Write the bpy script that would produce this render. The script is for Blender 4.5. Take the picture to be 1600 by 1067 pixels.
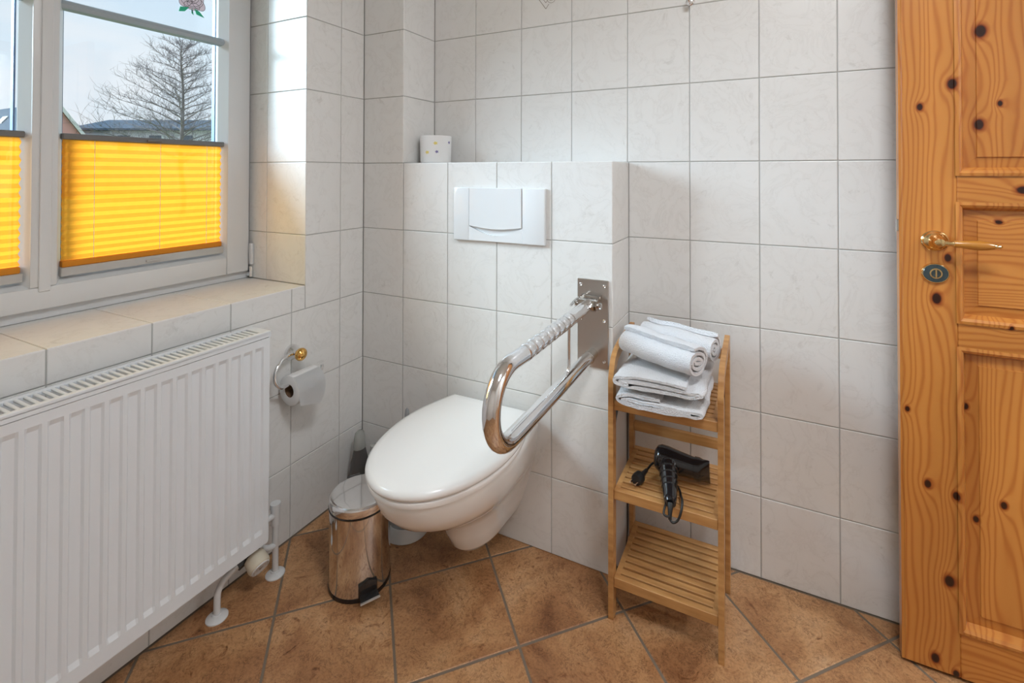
import bpy, bmesh, math, random
from mathutils import Vector, Matrix, noise as mnoise

# ------------------------------------------------------------------ camera, sky, light
scene = bpy.context.scene
for o in list(bpy.data.objects):
    bpy.data.objects.remove(o, do_unlink=True)
COL = scene.collection
random.seed(7)
PI = math.pi

cam_data = bpy.data.cameras.new('camera')
cam = bpy.data.objects.new('camera', cam_data)
COL.objects.link(cam)
scene.camera = cam
F_PX, CX, CY = 751.69, 836.30, 260.57
cam_data.sensor_fit = 'HORIZONTAL'
cam_data.sensor_width = 36.0
cam_data.lens = F_PX / 1600.0 * 36.0
cam_data.shift_x = (800.0 - CX) / 1600.0
cam_data.shift_y = (CY - 533.5) / 1600.0
cam_data.clip_start = 0.02
cam_data.clip_end = 400
YAW, PITCH, ROLL = 0.44622, 0.01123, 0.00125
fw = Vector((-math.sin(YAW) * math.cos(PITCH), math.cos(YAW) * math.cos(PITCH), math.sin(PITCH)))
rt = Vector((math.cos(YAW), math.sin(YAW), 0))
up = rt.cross(fw)
r2 = rt * math.cos(ROLL) + up * math.sin(ROLL)
u2 = -rt * math.sin(ROLL) + up * math.cos(ROLL)
m = Matrix((r2, u2, -fw)).transposed().to_4x4()
m.translation = Vector((1.41493, -1.59091, 1.20460))
cam.matrix_world = m

scene.view_settings.view_transform = 'Standard'
scene.view_settings.look = 'None'
scene.view_settings.exposure = 0.16
scene.view_settings.gamma = 1.0
scene.view_settings.use_curve_mapping = False

SKY_STRENGTH = 0.95
SUN_STRENGTH = 10.0
SUN_ANGLE = 42.0
SUN_AZ, SUN_EL = 31.0, 26.0
FILL_LAMP_STRENGTH = 40.0

world = bpy.data.worlds.new('sky')
scene.world = world
world.use_nodes = True
wn = world.node_tree
wn.nodes.clear()
w_out = wn.nodes.new('ShaderNodeOutputWorld')
w_bg = wn.nodes.new('ShaderNodeBackground')
w_tc = wn.nodes.new('ShaderNodeTexCoord')
w_sep = wn.nodes.new('ShaderNodeSeparateXYZ')
w_ramp = wn.nodes.new('ShaderNodeValToRGB')
w_ramp.color_ramp.elements[0].position = 0.0
w_ramp.color_ramp.elements[0].color = (0.90, 0.93, 0.98, 1)
w_ramp.color_ramp.elements[1].position = 0.7
w_ramp.color_ramp.elements[1].color = (0.42, 0.66, 0.95, 1)
e = w_ramp.color_ramp.elements.new(0.22)
e.color = (0.74, 0.87, 0.98, 1)
w_map = wn.nodes.new('ShaderNodeMapping')
w_map.inputs['Scale'].default_value = (1.6, 1.6, 5.0)
w_noise = wn.nodes.new('ShaderNodeTexNoise')
w_noise.inputs['Scale'].default_value = 1.7
w_noise.inputs['Detail'].default_value = 5
w_cr = wn.nodes.new('ShaderNodeValToRGB')
w_cr.color_ramp.elements[0].position = 0.46
w_cr.color_ramp.elements[0].color = (0, 0, 0, 1)
w_cr.color_ramp.elements[1].position = 0.72
w_cr.color_ramp.elements[1].color = (1, 1, 1, 1)
w_mix = wn.nodes.new('ShaderNodeMix')
w_mix.data_type = 'RGBA'
w_mix.inputs['B'].default_value = (0.97, 0.96, 0.98, 1)
wn.links.new(w_tc.outputs['Generated'], w_sep.inputs[0])
wn.links.new(w_sep.outputs['Z'], w_ramp.inputs[0])
wn.links.new(w_tc.outputs['Generated'], w_map.inputs[0])
wn.links.new(w_map.outputs[0], w_noise.inputs['Vector'])
wn.links.new(w_noise.outputs['Fac'], w_cr.inputs[0])
wn.links.new(w_cr.outputs[0], w_mix.inputs['Factor'])
wn.links.new(w_ramp.outputs[0], w_mix.inputs['A'])
wn.links.new(w_mix.outputs['Result'], w_bg.inputs[0])
w_bg.inputs[1].default_value = SKY_STRENGTH
wn.links.new(w_bg.outputs[0], w_out.inputs[0])

sun_d = bpy.data.lights.new('hazy_sun', 'SUN')
sun_d.energy = SUN_STRENGTH
sun_d.angle = math.radians(SUN_ANGLE)
sun_d.color = (0.70, 0.87, 1.0)
sun = bpy.data.objects.new('hazy_sun', sun_d)
COL.objects.link(sun)
_az, _el = math.radians(SUN_AZ), math.radians(SUN_EL)
sun.rotation_euler = Vector((math.cos(_el) * math.cos(_az), math.cos(_el) * math.sin(_az), -math.sin(_el))).to_track_quat('-Z', 'Y').to_euler()
sun.location = (-6, -4, 5)

# ------------------------------------------------------------------ material helpers
MATS = {}


def new_mat(name):
    mt = bpy.data.materials.new(name)
    mt.use_nodes = True
    nt = mt.node_tree
    nt.nodes.clear()
    out = nt.nodes.new('ShaderNodeOutputMaterial')
    MATS[name] = mt
    return mt, nt, out


def N(nt, typ, **kw):
    n = nt.nodes.new(typ)
    for k, v in kw.items():
        if k in ('operation', 'data_type', 'blend_type', 'wave_type', 'bands_direction', 'feature', 'wave_profile'):
            setattr(n, k, v)
        else:
            n.inputs[k].default_value = v
    return n


def pbr(name, col, rough=0.5, metal=0.0, coat=0.0, bump=None, vary=None, spec=0.5, sheen=0.0, trans=0.0):
    """plain principled material, optional fine noise bump (scale, strength, dist) and colour variation (scale, other colour)"""
    mt, nt, out = new_mat(name)
    b = nt.nodes.new('ShaderNodeBsdfPrincipled')
    b.inputs['Base Color'].default_value = (*col, 1)
    b.inputs['Roughness'].default_value = rough
    b.inputs['Metallic'].default_value = metal
    b.inputs['Coat Weight'].default_value = coat
    b.inputs['Coat Roughness'].default_value = 0.05
    b.inputs['Specular IOR Level'].default_value = spec
    b.inputs['Sheen Weight'].default_value = sheen
    b.inputs['Transmission Weight'].default_value = trans
    tc = nt.nodes.new('ShaderNodeTexCoord')
    if bump:
        n = N(nt, 'ShaderNodeTexNoise', Scale=bump[0], Detail=4.0)
        nt.links.new(tc.outputs['Object'], n.inputs['Vector'])
        bp = N(nt, 'ShaderNodeBump', Strength=bump[1], Distance=bump[2])
        nt.links.new(n.outputs['Fac'], bp.inputs['Height'])
        nt.links.new(bp.outputs[0], b.inputs['Normal'])
    if vary:
        n2 = N(nt, 'ShaderNodeTexNoise', Scale=vary[0], Detail=5.0)
        nt.links.new(tc.outputs['Object'], n2.inputs['Vector'])
        mx = nt.nodes.new('ShaderNodeMix')
        mx.data_type = 'RGBA'
        mx.inputs['A'].default_value = (*col, 1)
        mx.inputs['B'].default_value = (*vary[1], 1)
        nt.links.new(n2.outputs['Fac'], mx.inputs['Factor'])
        nt.links.new(mx.outputs['Result'], b.inputs['Base Color'])
    nt.links.new(b.outputs[0], out.inputs[0])
    return mt


def rand_coords(nt, amount=37.0):
    tc = nt.nodes.new('ShaderNodeTexCoord')
    oi = nt.nodes.new('ShaderNodeObjectInfo')
    mul = nt.nodes.new('ShaderNodeVectorMath')
    mul.operation = 'MULTIPLY'
    cmb = nt.nodes.new('ShaderNodeCombineXYZ')
    for i in range(3):
        nt.links.new(oi.outputs['Random'], cmb.inputs[i])
    mul.inputs[1].default_value = (amount, amount * 1.7, amount * 2.3)
    nt.links.new(cmb.outputs[0], mul.inputs[0])
    add = nt.nodes.new('ShaderNodeVectorMath')
    add.operation = 'ADD'
    nt.links.new(tc.outputs['Object'], add.inputs[0])
    nt.links.new(mul.outputs[0], add.inputs[1])
    return add, oi


def ramp(nt, stops):
    r = nt.nodes.new('ShaderNodeValToRGB')
    els = r.color_ramp.elements
    els[0].position, els[0].color = stops[0][0], (*stops[0][1], 1)
    els[1].position, els[1].color = stops[-1][0], (*stops[-1][1], 1)
    for p, c in stops[1:-1]:
        e_ = els.new(p)
        e_.color = (*c, 1)
    return r


def mixc(nt, fac, a, b, blend='MIX'):
    mx = nt.nodes.new('ShaderNodeMix')
    mx.data_type = 'RGBA'
    mx.blend_type = blend
    for sock, v in (('Factor', fac), ('A', a), ('B', b)):
        if hasattr(v, 'is_linked') or hasattr(v, 'links'):
            nt.links.new(v, mx.inputs[sock])
        elif isinstance(v, tuple):
            mx.inputs[sock].default_value = (*v, 1)
        else:
            mx.inputs[sock].default_value = v
    return mx.outputs['Result']


# glazed wall tile: off-white glaze with faint grey marbling
mt, nt, out = new_mat('wall_tile_glaze')
vec, oi = rand_coords(nt)
n1 = N(nt, 'ShaderNodeTexNoise', Scale=9.0, Detail=6.0, Roughness=0.62, Distortion=1.2)
n2 = N(nt, 'ShaderNodeTexNoise', Scale=4.0, Detail=3.0)
n3 = N(nt, 'ShaderNodeTexNoise', Scale=26.0, Detail=5.0, Roughness=0.7, Distortion=0.8)
for n_ in (n1, n2, n3):
    nt.links.new(vec.outputs[0], n_.inputs['Vector'])
r1 = ramp(nt, [(0.44, (0.80, 0.795, 0.78)), (0.495, (0.76, 0.752, 0.735)), (0.51, (0.715, 0.705, 0.685)), (0.53, (0.79, 0.785, 0.77)), (0.7, (0.82, 0.815, 0.805))])
nt.links.new(n1.outputs['Fac'], r1.inputs[0])
r3 = ramp(nt, [(0.30, (0.80, 0.79, 0.77)), (0.40, (1, 1, 1))])
nt.links.new(n3.outputs['Fac'], r3.inputs[0])
c = mixc(nt, n2.outputs['Fac'], r1.outputs[0], (0.80, 0.793, 0.78))
c = mixc(nt, 0.55, c, r3.outputs[0], 'MULTIPLY')
b = nt.nodes.new('ShaderNodeBsdfPrincipled')
nt.links.new(c, b.inputs['Base Color'])
b.inputs['Roughness'].default_value = 0.26
b.inputs['Specular IOR Level'].default_value = 0.5
bp = N(nt, 'ShaderNodeBump', Strength=0.05, Distance=0.002)
nt.links.new(n3.outputs['Fac'], bp.inputs['Height'])
nt.links.new(bp.outputs[0], b.inputs['Normal'])
nt.links.new(b.outputs[0], out.inputs[0])

# terracotta floor tile
mt, nt, out = new_mat('floor_tile_terracotta')
vec, oi = rand_coords(nt)
n1 = N(nt, 'ShaderNodeTexNoise', Scale=5.0, Detail=7.0, Roughness=0.65, Distortion=0.6)
n2 = N(nt, 'ShaderNodeTexNoise', Scale=14.0, Detail=6.0, Roughness=0.75, Distortion=1.6)
n3 = N(nt, 'ShaderNodeTexNoise', Scale=170.0, Detail=3.0, Roughness=0.6)
n4 = N(nt, 'ShaderNodeTexNoise', Scale=22.0, Detail=8.0, Roughness=0.8, Distortion=2.6)
for n_ in (n1, n2, n3, n4):
    nt.links.new(vec.outputs[0], n_.inputs['Vector'])
r1 = ramp(nt, [(0.28, (0.25, 0.105, 0.042)), (0.42, (0.40, 0.19, 0.080)), (0.56, (0.53, 0.285, 0.130)), (0.75, (0.62, 0.38, 0.21))])
nt.links.new(n1.outputs['Fac'], r1.inputs[0])
r2_ = ramp(nt, [(0.29, (0.16, 0.10, 0.07)), (0.35, (0.60, 0.50, 0.43)), (0.43, (1, 1, 1))])
nt.links.new(n2.outputs['Fac'], r2_.inputs[0])
r3 = ramp(nt, [(0.35, (0.62, 0.60, 0.58)), (0.55, (1, 1, 1)), (0.75, (1.0, 1.0, 1.0))])
nt.links.new(n3.outputs['Fac'], r3.inputs[0])
c = mixc(nt, 1.0, r1.outputs[0], r2_.outputs[0], 'MULTIPLY')
c = mixc(nt, 0.55, c, r3.outputs[0], 'MULTIPLY')
r4 = ramp(nt, [(0.475, (1, 1, 1)), (0.495, (0.30, 0.22, 0.18)), (0.505, (0.30, 0.22, 0.18)), (0.525, (1, 1, 1))])
nt.links.new(n4.outputs['Fac'], r4.inputs[0])
mk = ramp(nt, [(0.46, (0, 0, 0)), (0.56, (1, 1, 1))])
nt.links.new(n2.outputs['Fac'], mk.inputs[0])
c = mixc(nt, mk.outputs[0], c, mixc(nt, 1.0, c, r4.outputs[0], 'MULTIPLY'))
b = nt.nodes.new('ShaderNodeBsdfPrincipled')
nt.links.new(c, b.inputs['Base Color'])
b.inputs['Roughness'].default_value = 0.42
bp = N(nt, 'ShaderNodeBump', Strength=0.12, Distance=0.003)
nt.links.new(n2.outputs['Fac'], bp.inputs['Height'])
nt.links.new(bp.outputs[0], b.inputs['Normal'])
nt.links.new(b.outputs[0], out.inputs[0])

pbr('wall_grout', (0.48, 0.475, 0.46), 0.9)
pbr('floor_grout', (0.19, 0.145, 0.105), 0.9)
pbr('wall_paint', (0.78, 0.765, 0.73), 0.8)
pbr('ceiling_paint', (0.82, 0.81, 0.78), 0.9)
pbr('white_plastic', (0.68, 0.685, 0.69), 0.35)
pbr('grey_plastic', (0.33, 0.34, 0.35), 0.45)
pbr('bar_backlit_grey', (0.36, 0.41, 0.45), 0.4)  # glazing bars: their backlit shade is put into the grey-blue colour
pbr('dark_gap', (0.03, 0.03, 0.03), 0.8)
pbr('ceramic', (0.88, 0.88, 0.87), 0.12, coat=0.6)
pbr('seat_plastic', (0.89, 0.885, 0.875), 0.22)
pbr('flush_plastic', (0.80, 0.82, 0.84), 0.08, coat=0.5)
pbr('chrome', (0.80, 0.80, 0.81), 0.07, metal=1.0)
pbr('brushed_steel', (0.62, 0.59, 0.56), 0.28, metal=1.0, bump=(300.0, 0.05, 0.001))
pbr('steel_bright', (0.62, 0.61, 0.60), 0.10, metal=1.0)
pbr('radiator_enamel', (0.76, 0.795, 0.83), 0.38)
pbr('beige_plastic', (0.66, 0.60, 0.48), 0.5)
pbr('black_plastic', (0.010, 0.010, 0.012), 0.13, coat=0.4)
pbr('black_rubber', (0.012, 0.012, 0.012), 0.5)
pbr('dark_metal', (0.06, 0.06, 0.06), 0.4, metal=0.6)
pbr('brass', (0.75, 0.56, 0.28), 0.14, metal=1.0)
pbr('gold', (0.80, 0.47, 0.14), 0.10, metal=1.0)
pbr('lock_teal_reflection', (0.03, 0.055, 0.065), 0.12, coat=0.8)  # metal lock plate, its dark teal reflection painted into the base colour
pbr('handle_wood', (0.52, 0.22, 0.035), 0.25, coat=0.5, vary=(20.0, (0.42, 0.16, 0.02)))
pbr('paper_white', (0.84, 0.84, 0.84), 0.9, bump=(180.0, 0.15, 0.001))
pbr('cardboard', (0.16, 0.09, 0.05), 0.9)
pbr('print_yellow', (0.85, 0.72, 0.22), 0.8)
pbr('print_violet', (0.22, 0.20, 0.40), 0.8)
pbr('print_grey', (0.36, 0.33, 0.30), 0.6)
pbr('bottle_clear', (0.75, 0.77, 0.74), 0.12, trans=0.6)
pbr('bottle_dark', (0.09, 0.085, 0.085), 0.25)
pbr('bottle_label', (0.45, 0.48, 0.10), 0.5)
pbr('bottle_white', (0.72, 0.72, 0.68), 0.4)
pbr('blind_rail_dark', (0.17, 0.165, 0.16), 0.45, metal=0.3)
pbr('blind_rail_silver', (0.52, 0.52, 0.51), 0.4, metal=0.4)
pbr('spacer_blue', (0.12, 0.19, 0.30), 0.4, metal=0.5)
pbr('sticker_lilac', (0.88, 0.80, 0.92), 0.6)
pbr('sticker_line', (0.03, 0.03, 0.06), 0.6)
pbr('sticker_green', (0.03, 0.48, 0.28), 0.6)
pbr('slab_white', (0.82, 0.84, 0.86), 0.2)
pbr('towel_cotton', (0.77, 0.77, 0.795), 0.95, bump=(330.0, 0.9, 0.006), sheen=0.2)
pbr('fill_lamp_housing', (0.75, 0.75, 0.75), 0.5)
# outdoors
pbr('roof_slate', (0.062, 0.082, 0.11), 0.9, vary=(3.0, (0.085, 0.11, 0.14)), spec=0.1)
pbr('house_pink', (0.88, 0.46, 0.46), 0.9, vary=(8.0, (0.80, 0.40, 0.40)))
pbr('house_white', (0.84, 0.84, 0.85), 0.9)
pbr('house_window', (0.10, 0.13, 0.17), 0.2)
pbr('tree_bark', (0.20, 0.17, 0.16), 0.95)
pbr('tree_twigs', (0.17, 0.15, 0.165), 0.95)
pbr('lawn', (0.13, 0.22, 0.05), 0.95, vary=(2.0, (0.20, 0.26, 0.09)))

# bamboo
mt, nt, out = new_mat('bamboo')
vec, oi = rand_coords(nt)
mp = N(nt, 'ShaderNodeMapping')
mp.inputs['Scale'].default_value = (7.0, 60.0, 60.0)
nt.links.new(vec.outputs[0], mp.inputs[0])
n1 = N(nt, 'ShaderNodeTexNoise', Scale=1.0, Detail=4.0)
nt.links.new(mp.outputs[0], n1.inputs['Vector'])
r1 = ramp(nt, [(0.3, (0.38, 0.175, 0.055)), (0.55, (0.50, 0.255, 0.09)), (0.75, (0.58, 0.32, 0.13))])
nt.links.new(n1.outputs['Fac'], r1.inputs[0])
b = nt.nodes.new('ShaderNodeBsdfPrincipled')
nt.links.new(r1.outputs[0], b.inputs['Base Color'])
b.inputs['Roughness'].default_value = 0.38
nt.links.new(b.outputs[0], out.inputs[0])

# varnished pine: grain follows one axis, dark knots at fixed spots of the door (door coordinates x, z, radius)
KNOTS = [(0.105, 1.418, 0.013), (0.043, 1.366, 0.009), (0.162, 1.541, 0.016), (0.158, 1.319, 0.013), (0.196, 1.367, 0.007),
         (0.232, 1.165, 0.013), (0.095, 1.000, 0.010), (0.192, 1.089, 0.007), (0.073, 0.900, 0.014), (0.208, 0.847, 0.006),
         (0.014, 0.622, 0.007), (0.130, 0.646, 0.008), (0.053, 0.449, 0.010), (0.107, 0.435, 0.010), (0.196, 0.433, 0.009),
         (0.147, 0.384, 0.008), (0.093, 0.229, 0.014), (0.065, 0.036, 0.012), (0.104, 0.015, 0.009),
         (0.33, 0.62, 0.012), (0.42, 1.35, 0.014), (0.55, 0.50, 0.010), (0.62, 1.10, 0.012), (0.75, 0.8, 0.011), (0.76, 1.5, 0.012), (0.1, 1.75, 0.012)]


def pine(name, along):
    mt, nt, out = new_mat(name)
    tc = nt.nodes.new('ShaderNodeTexCoord')
    prev = None
    for kx, kz, kr in KNOTS:
        s = nt.nodes.new('ShaderNodeVectorMath')
        s.operation = 'SUBTRACT'
        nt.links.new(tc.outputs['Object'], s.inputs[0])
        s.inputs[1].default_value = (kx, 0, kz)
        ml = nt.nodes.new('ShaderNodeVectorMath')
        ml.operation = 'MULTIPLY'
        nt.links.new(s.outputs[0], ml.inputs[0])
        ax, az = (1.15, 0.8) if along == 'Z' else (0.8, 1.15)
        ml.inputs[1].default_value = (ax / kr, 0, az / kr)
        ln = nt.nodes.new('ShaderNodeVectorMath')
        ln.operation = 'LENGTH'
        nt.links.new(ml.outputs[0], ln.inputs[0])
        if prev is None:
            prev = ln.outputs['Value']
        else:
            mn = nt.nodes.new('ShaderNodeMath')
            mn.operation = 'SMOOTH_MIN'
            mn.inputs[2].default_value = 0.4
            nt.links.new(prev, mn.inputs[0])
            nt.links.new(ln.outputs['Value'], mn.inputs[1])
            prev = mn.outputs[0]
    # grain
    mp = N(nt, 'ShaderNodeMapping')
    mp.inputs['Scale'].default_value = (9.0, 9.0, 1.1) if along == 'Z' else (1.1, 9.0, 9.0)
    nt.links.new(tc.outputs['Object'], mp.inputs[0])
    wob = N(nt, 'ShaderNodeTexNoise', Scale=1.0, Detail=2.0)
    nt.links.new(mp.outputs[0], wob.inputs['Vector'])
    sep = nt.nodes.new('ShaderNodeSeparateXYZ')
    nt.links.new(tc.outputs['Object'], sep.inputs[0])
    ph = nt.nodes.new('ShaderNodeMath')
    ph.operation = 'MULTIPLY_ADD'
    nt.links.new(sep.outputs['X' if along == 'Z' else 'Z'], ph.inputs[0])
    ph.inputs[1].default_value = 430.0
    wm = nt.nodes.new('ShaderNodeMath')
    wm.operation = 'MULTIPLY'
    nt.links.new(wob.outputs['Fac'], wm.inputs[0])
    wm.inputs[1].default_value = 55.0
    nt.links.new(wm.outputs[0], ph.inputs[2])
    # rings bend round the knots
    kd = nt.nodes.new('ShaderNodeMath')
    kd.operation = 'DIVIDE'
    kd.inputs[0].default_value = 26.0
    kp = nt.nodes.new('ShaderNodeMath')
    kp.operation = 'ADD'
    nt.links.new(prev, kp.inputs[0])
    kp.inputs[1].default_value = 1.0
    nt.links.new(kp.outputs[0], kd.inputs[1])
    pa = nt.nodes.new('ShaderNodeMath')
    pa.operation = 'ADD'
    nt.links.new(ph.outputs[0], pa.inputs[0])
    nt.links.new(kd.outputs[0], pa.inputs[1])
    sn = nt.nodes.new('ShaderNodeMath')
    sn.operation = 'SINE'
    nt.links.new(pa.outputs[0], sn.inputs[0])
    r1 = ramp(nt, [(0.0, (0.60, 0.250, 0.056)), (0.5, (0.585, 0.238, 0.052)), (0.8, (0.54, 0.203, 0.042)), (1.0, (0.48, 0.162, 0.032))])
    mr = nt.nodes.new('ShaderNodeMapRange')
    mr.inputs['From Min'].default_value = -1
    mr.inputs['From Max'].default_value = 1
    nt.links.new(sn.outputs[0], mr.inputs[0])
    nt.links.new(mr.outputs[0], r1.inputs[0])
    broad = N(nt, 'ShaderNodeTexNoise', Scale=0.55, Detail=2.0)
    nt.links.new(mp.outputs[0], broad.inputs['Vector'])
    rb = ramp(nt, [(0.35, (0.80, 0.74, 0.66)), (0.62, (1.12, 1.12, 1.10))])
    nt.links.new(broad.outputs['Fac'], rb.inputs[0])
    c = mixc(nt, 1.0, r1.outputs[0], rb.outputs[0], 'MULTIPLY')
    rk = ramp(nt, [(0.0, (0.03, 0.012, 0.010)), (0.22, (0.05, 0.018, 0.012)), (0.26, (0.30, 0.12, 0.06)), (0.33, (0.66, 0.46, 0.34)), (0.52, (1, 1, 1))])
    ks = nt.nodes.new('ShaderNodeMath')
    ks.operation = 'MULTIPLY'
    nt.links.new(prev, ks.inputs[0])
    ks.inputs[1].default_value = 0.36
    nt.links.new(ks.outputs[0], rk.inputs[0])
    c = mixc(nt, 1.0, c, rk.outputs[0], 'MULTIPLY')
    b = nt.nodes.new('ShaderNodeBsdfPrincipled')
    nt.links.new(c, b.inputs['Base Color'])
    b.inputs['Roughness'].default_value = 0.30
    b.inputs['Coat Weight'].default_value = 0.35
    b.inputs['Coat Roughness'].default_value = 0.18
    nt.links.new(b.outputs[0], out.inputs[0])
    return mt


pine('pine_upright', 'Z')
pine('pine_level', 'X')

# pleated blind fabric: lets daylight through
mt, nt, out = new_mat('blind_fabric')
tc = nt.nodes.new('ShaderNodeTexCoord')
nz = N(nt, 'ShaderNodeTexNoise', Scale=60.0, Detail=4.0)
nt.links.new(tc.outputs['Object'], nz.inputs['Vector'])
cc = mixc(nt, nz.outputs['Fac'], (0.97, 0.34, 0.018), (0.98, 0.38, 0.026))
df = nt.nodes.new('ShaderNodeBsdfDiffuse')
tr = nt.nodes.new('ShaderNodeBsdfTranslucent')
nt.links.new(cc, df.inputs[0])
nt.links.new(cc, tr.inputs[0])
ms = nt.nodes.new('ShaderNodeMixShader')
ms.inputs[0].default_value = 0.78
nt.links.new(df.outputs[0], ms.inputs[1])
nt.links.new(tr.outputs[0], ms.inputs[2])
thru = nt.nodes.new('ShaderNodeBsdfTransparent')     # open weave: some light passes straight through
thru.inputs[0].default_value = (1.0, 0.74, 0.30, 1)
ms2 = nt.nodes.new('ShaderNodeMixShader')
ms2.inputs[0].default_value = 0.17
nt.links.new(ms.outputs[0], ms2.inputs[1])
nt.links.new(thru.outputs[0], ms2.inputs[2])
nt.links.new(ms2.outputs[0], out.inputs[0])
pbr('blind_band', (0.62, 0.22, 0.01), 0.8)

# thin window glass
mt, nt, out = new_mat('window_glass')
tp = nt.nodes.new('ShaderNodeBsdfTransparent')
tp.inputs[0].default_value = (0.95, 0.975, 0.985, 1)
gl = nt.nodes.new('ShaderNodeBsdfGlossy')
gl.inputs['Roughness'].default_value = 0.0
ms = nt.nodes.new('ShaderNodeMixShader')
ms.inputs[0].default_value = 0.05
nt.links.new(tp.outputs[0], ms.inputs[1])
nt.links.new(gl.outputs[0], ms.inputs[2])
nt.links.new(ms.outputs[0], out.inputs[0])

# glowing diffuser of the added fill lamps
mt, nt, out = new_mat('fill_lamp_diffuser')
em = nt.nodes.new('ShaderNodeEmission')
em.inputs[0].default_value = (0.925, 0.965, 1.0, 1)
em.inputs[1].default_value = FILL_LAMP_STRENGTH
nt.links.new(em.outputs[0], out.inputs[0])

# ------------------------------------------------------------------ object helpers
ROOT_L = {}


def empty(name, loc, label=None, cat=None, group=None, kind=None):
    o = bpy.data.objects.new(name, None)
    COL.objects.link(o)
    o.empty_display_size = 0.05
    o.location = loc
    ROOT_L[o.name] = Vector(loc)
    tag(o, label, cat, group, kind)
    return o


def tag(o, label=None, cat=None, group=None, kind=None):
    if label:
        o['label'] = label
    if cat:
        o['category'] = cat
    if group:
        o['group'] = group
    if kind:
        o['kind'] = kind
    return o


def origin_of(parent):
    return ROOT_L.get(parent.name, Vector((0, 0, 0))) if parent else Vector((0, 0, 0))


def obj(name, bm, mat, parent=None, smooth=None, loc=None, label=None):
    """link a bmesh (world coordinates) as one mesh object; smooth = sharp angle in degrees"""
    bmesh.ops.recalc_face_normals(bm, faces=bm.faces[:])
    me = bpy.data.meshes.new(name)
    L = origin_of(parent) if loc is None else Vector(loc)
    if L.length > 0:
        bmesh.ops.translate(bm, verts=bm.verts[:], vec=-L)
    bm.to_mesh(me)
    bm.free()
    mats = mat if isinstance(mat, (list, tuple)) else [mat]
    for mm in mats:
        me.materials.append(MATS[mm])
    o = bpy.data.objects.new(name, me)
    COL.objects.link(o)
    if parent:
        o.parent = parent
        ROOT_L[o.name] = origin_of(parent)
    elif loc is not None:
        o.location = loc
        ROOT_L[o.name] = Vector(loc)
    if smooth is not None:
        me.polygons.foreach_set('use_smooth', [True] * len(me.polygons))
        me.set_sharp_from_angle(angle=math.radians(smooth))
    if label:
        o['label'] = label
    return o


def B():
    return bmesh.new()


def box(bm, x0, x1, y0, y1, z0, z1, bevel=0.0, seg=2, mi=0):
    vs = [bm.verts.new(p) for p in ((x0, y0, z0), (x1, y0, z0), (x1, y1, z0), (x0, y1, z0), (x0, y0, z1), (x1, y0, z1), (x1, y1, z1), (x0, y1, z1))]
    fs = []
    for q in ((0, 3, 2, 1), (4, 5, 6, 7), (0, 1, 5, 4), (1, 2, 6, 5), (2, 3, 7, 6), (3, 0, 4, 7)):
        f = bm.faces.new([vs[i] for i in q])
        f.material_index = mi
        fs.append(f)
    if bevel > 0:
        es = list({ed for f in fs for ed in f.edges})
        bmesh.ops.bevel(bm, geom=es, offset=bevel, segments=seg, profile=0.5, affect='EDGES')
    return bm


def prism(bm, pts, axis, a0, a1, mi=0):
    """extrude a 2-D outline along an axis: axis 'X': pts=(y,z), 'Y': pts=(x,z), 'Z': pts=(x,y)"""
    def mk(p, a):
        return {'X': (a, p[0], p[1]), 'Y': (p[0], a, p[1]), 'Z': (p[0], p[1], a)}[axis]
    v0 = [bm.verts.new(mk(p, a0)) for p in pts]
    v1 = [bm.verts.new(mk(p, a1)) for p in pts]
    n = len(pts)
    fs = [bm.faces.new(v0[::-1]), bm.faces.new(v1)]
    for i in range(n):
        fs.append(bm.faces.new((v0[i], v0[(i + 1) % n], v1[(i + 1) % n], v1[i])))
    for f in fs:
        f.material_index = mi
    return fs


def loft(bm, rings, cap0=True, cap1=True, closed=True):
    vr = [[bm.verts.new(p) for p in r] for r in rings]
    n = len(rings[0])
    for a, b_ in zip(vr[:-1], vr[1:]):
        for i in range(n if closed else n - 1):
            bm.faces.new((a[i], a[(i + 1) % n], b_[(i + 1) % n], b_[i]))
    if cap0:
        bm.faces.new(vr[0][::-1])
    if cap1:
        bm.faces.new(vr[-1])
    return vr


def frame_of(d):
    d = Vector(d).normalized()
    a = Vector((0, 0, 1)) if abs(d.z) < 0.9 else Vector((1, 0, 0))
    u = a.cross(d).normalized()
    return u, d.cross(u).normalized()


def tube(bm, pts, rad, n=12, caps=True, squash=None):
    """sweep a circle along points; rad number or list; squash=(direction, factor)"""
    pts = [Vector(p) for p in pts]
    m_ = len(pts)
    rads = rad if isinstance(rad, (list, tuple)) else [rad] * m_
    tang = []
    for i in range(m_):
        a = pts[max(i - 1, 0)]
        c_ = pts[min(i + 1, m_ - 1)]
        tang.append((c_ - a).normalized())
    u, v = frame_of(tang[0])
    rings = []
    for i in range(m_):
        t = tang[i]
        u = (u - t * u.dot(t)).normalized()
        v = t.cross(u).normalized()
        ring = []
        for k in range(n):
            an = 2 * PI * k / n
            off = (u * math.cos(an) + v * math.sin(an)) * rads[i]
            if squash:
                sd = Vector(squash[0]).normalized()
                off -= sd * off.dot(sd) * (1 - squash[1])
            ring.append(pts[i] + off)
        rings.append(ring)
    loft(bm, rings, caps, caps)


def lathe(bm, base, axis, prof, n=24, caps=True, ell=None):
    """prof: (distance along axis, radius); ell=(u scale, v scale)"""
    base = Vector(base)
    d = Vector(axis).normalized()
    u, v = frame_of(d)
    su, sv = ell or (1, 1)
    rings = [[base + d * h + u * (su * r * math.cos(2 * PI * k / n)) + v * (sv * r * math.sin(2 * PI * k / n)) for k in range(n)] for h, r in prof]
    loft(bm, rings, caps, caps)


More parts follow.
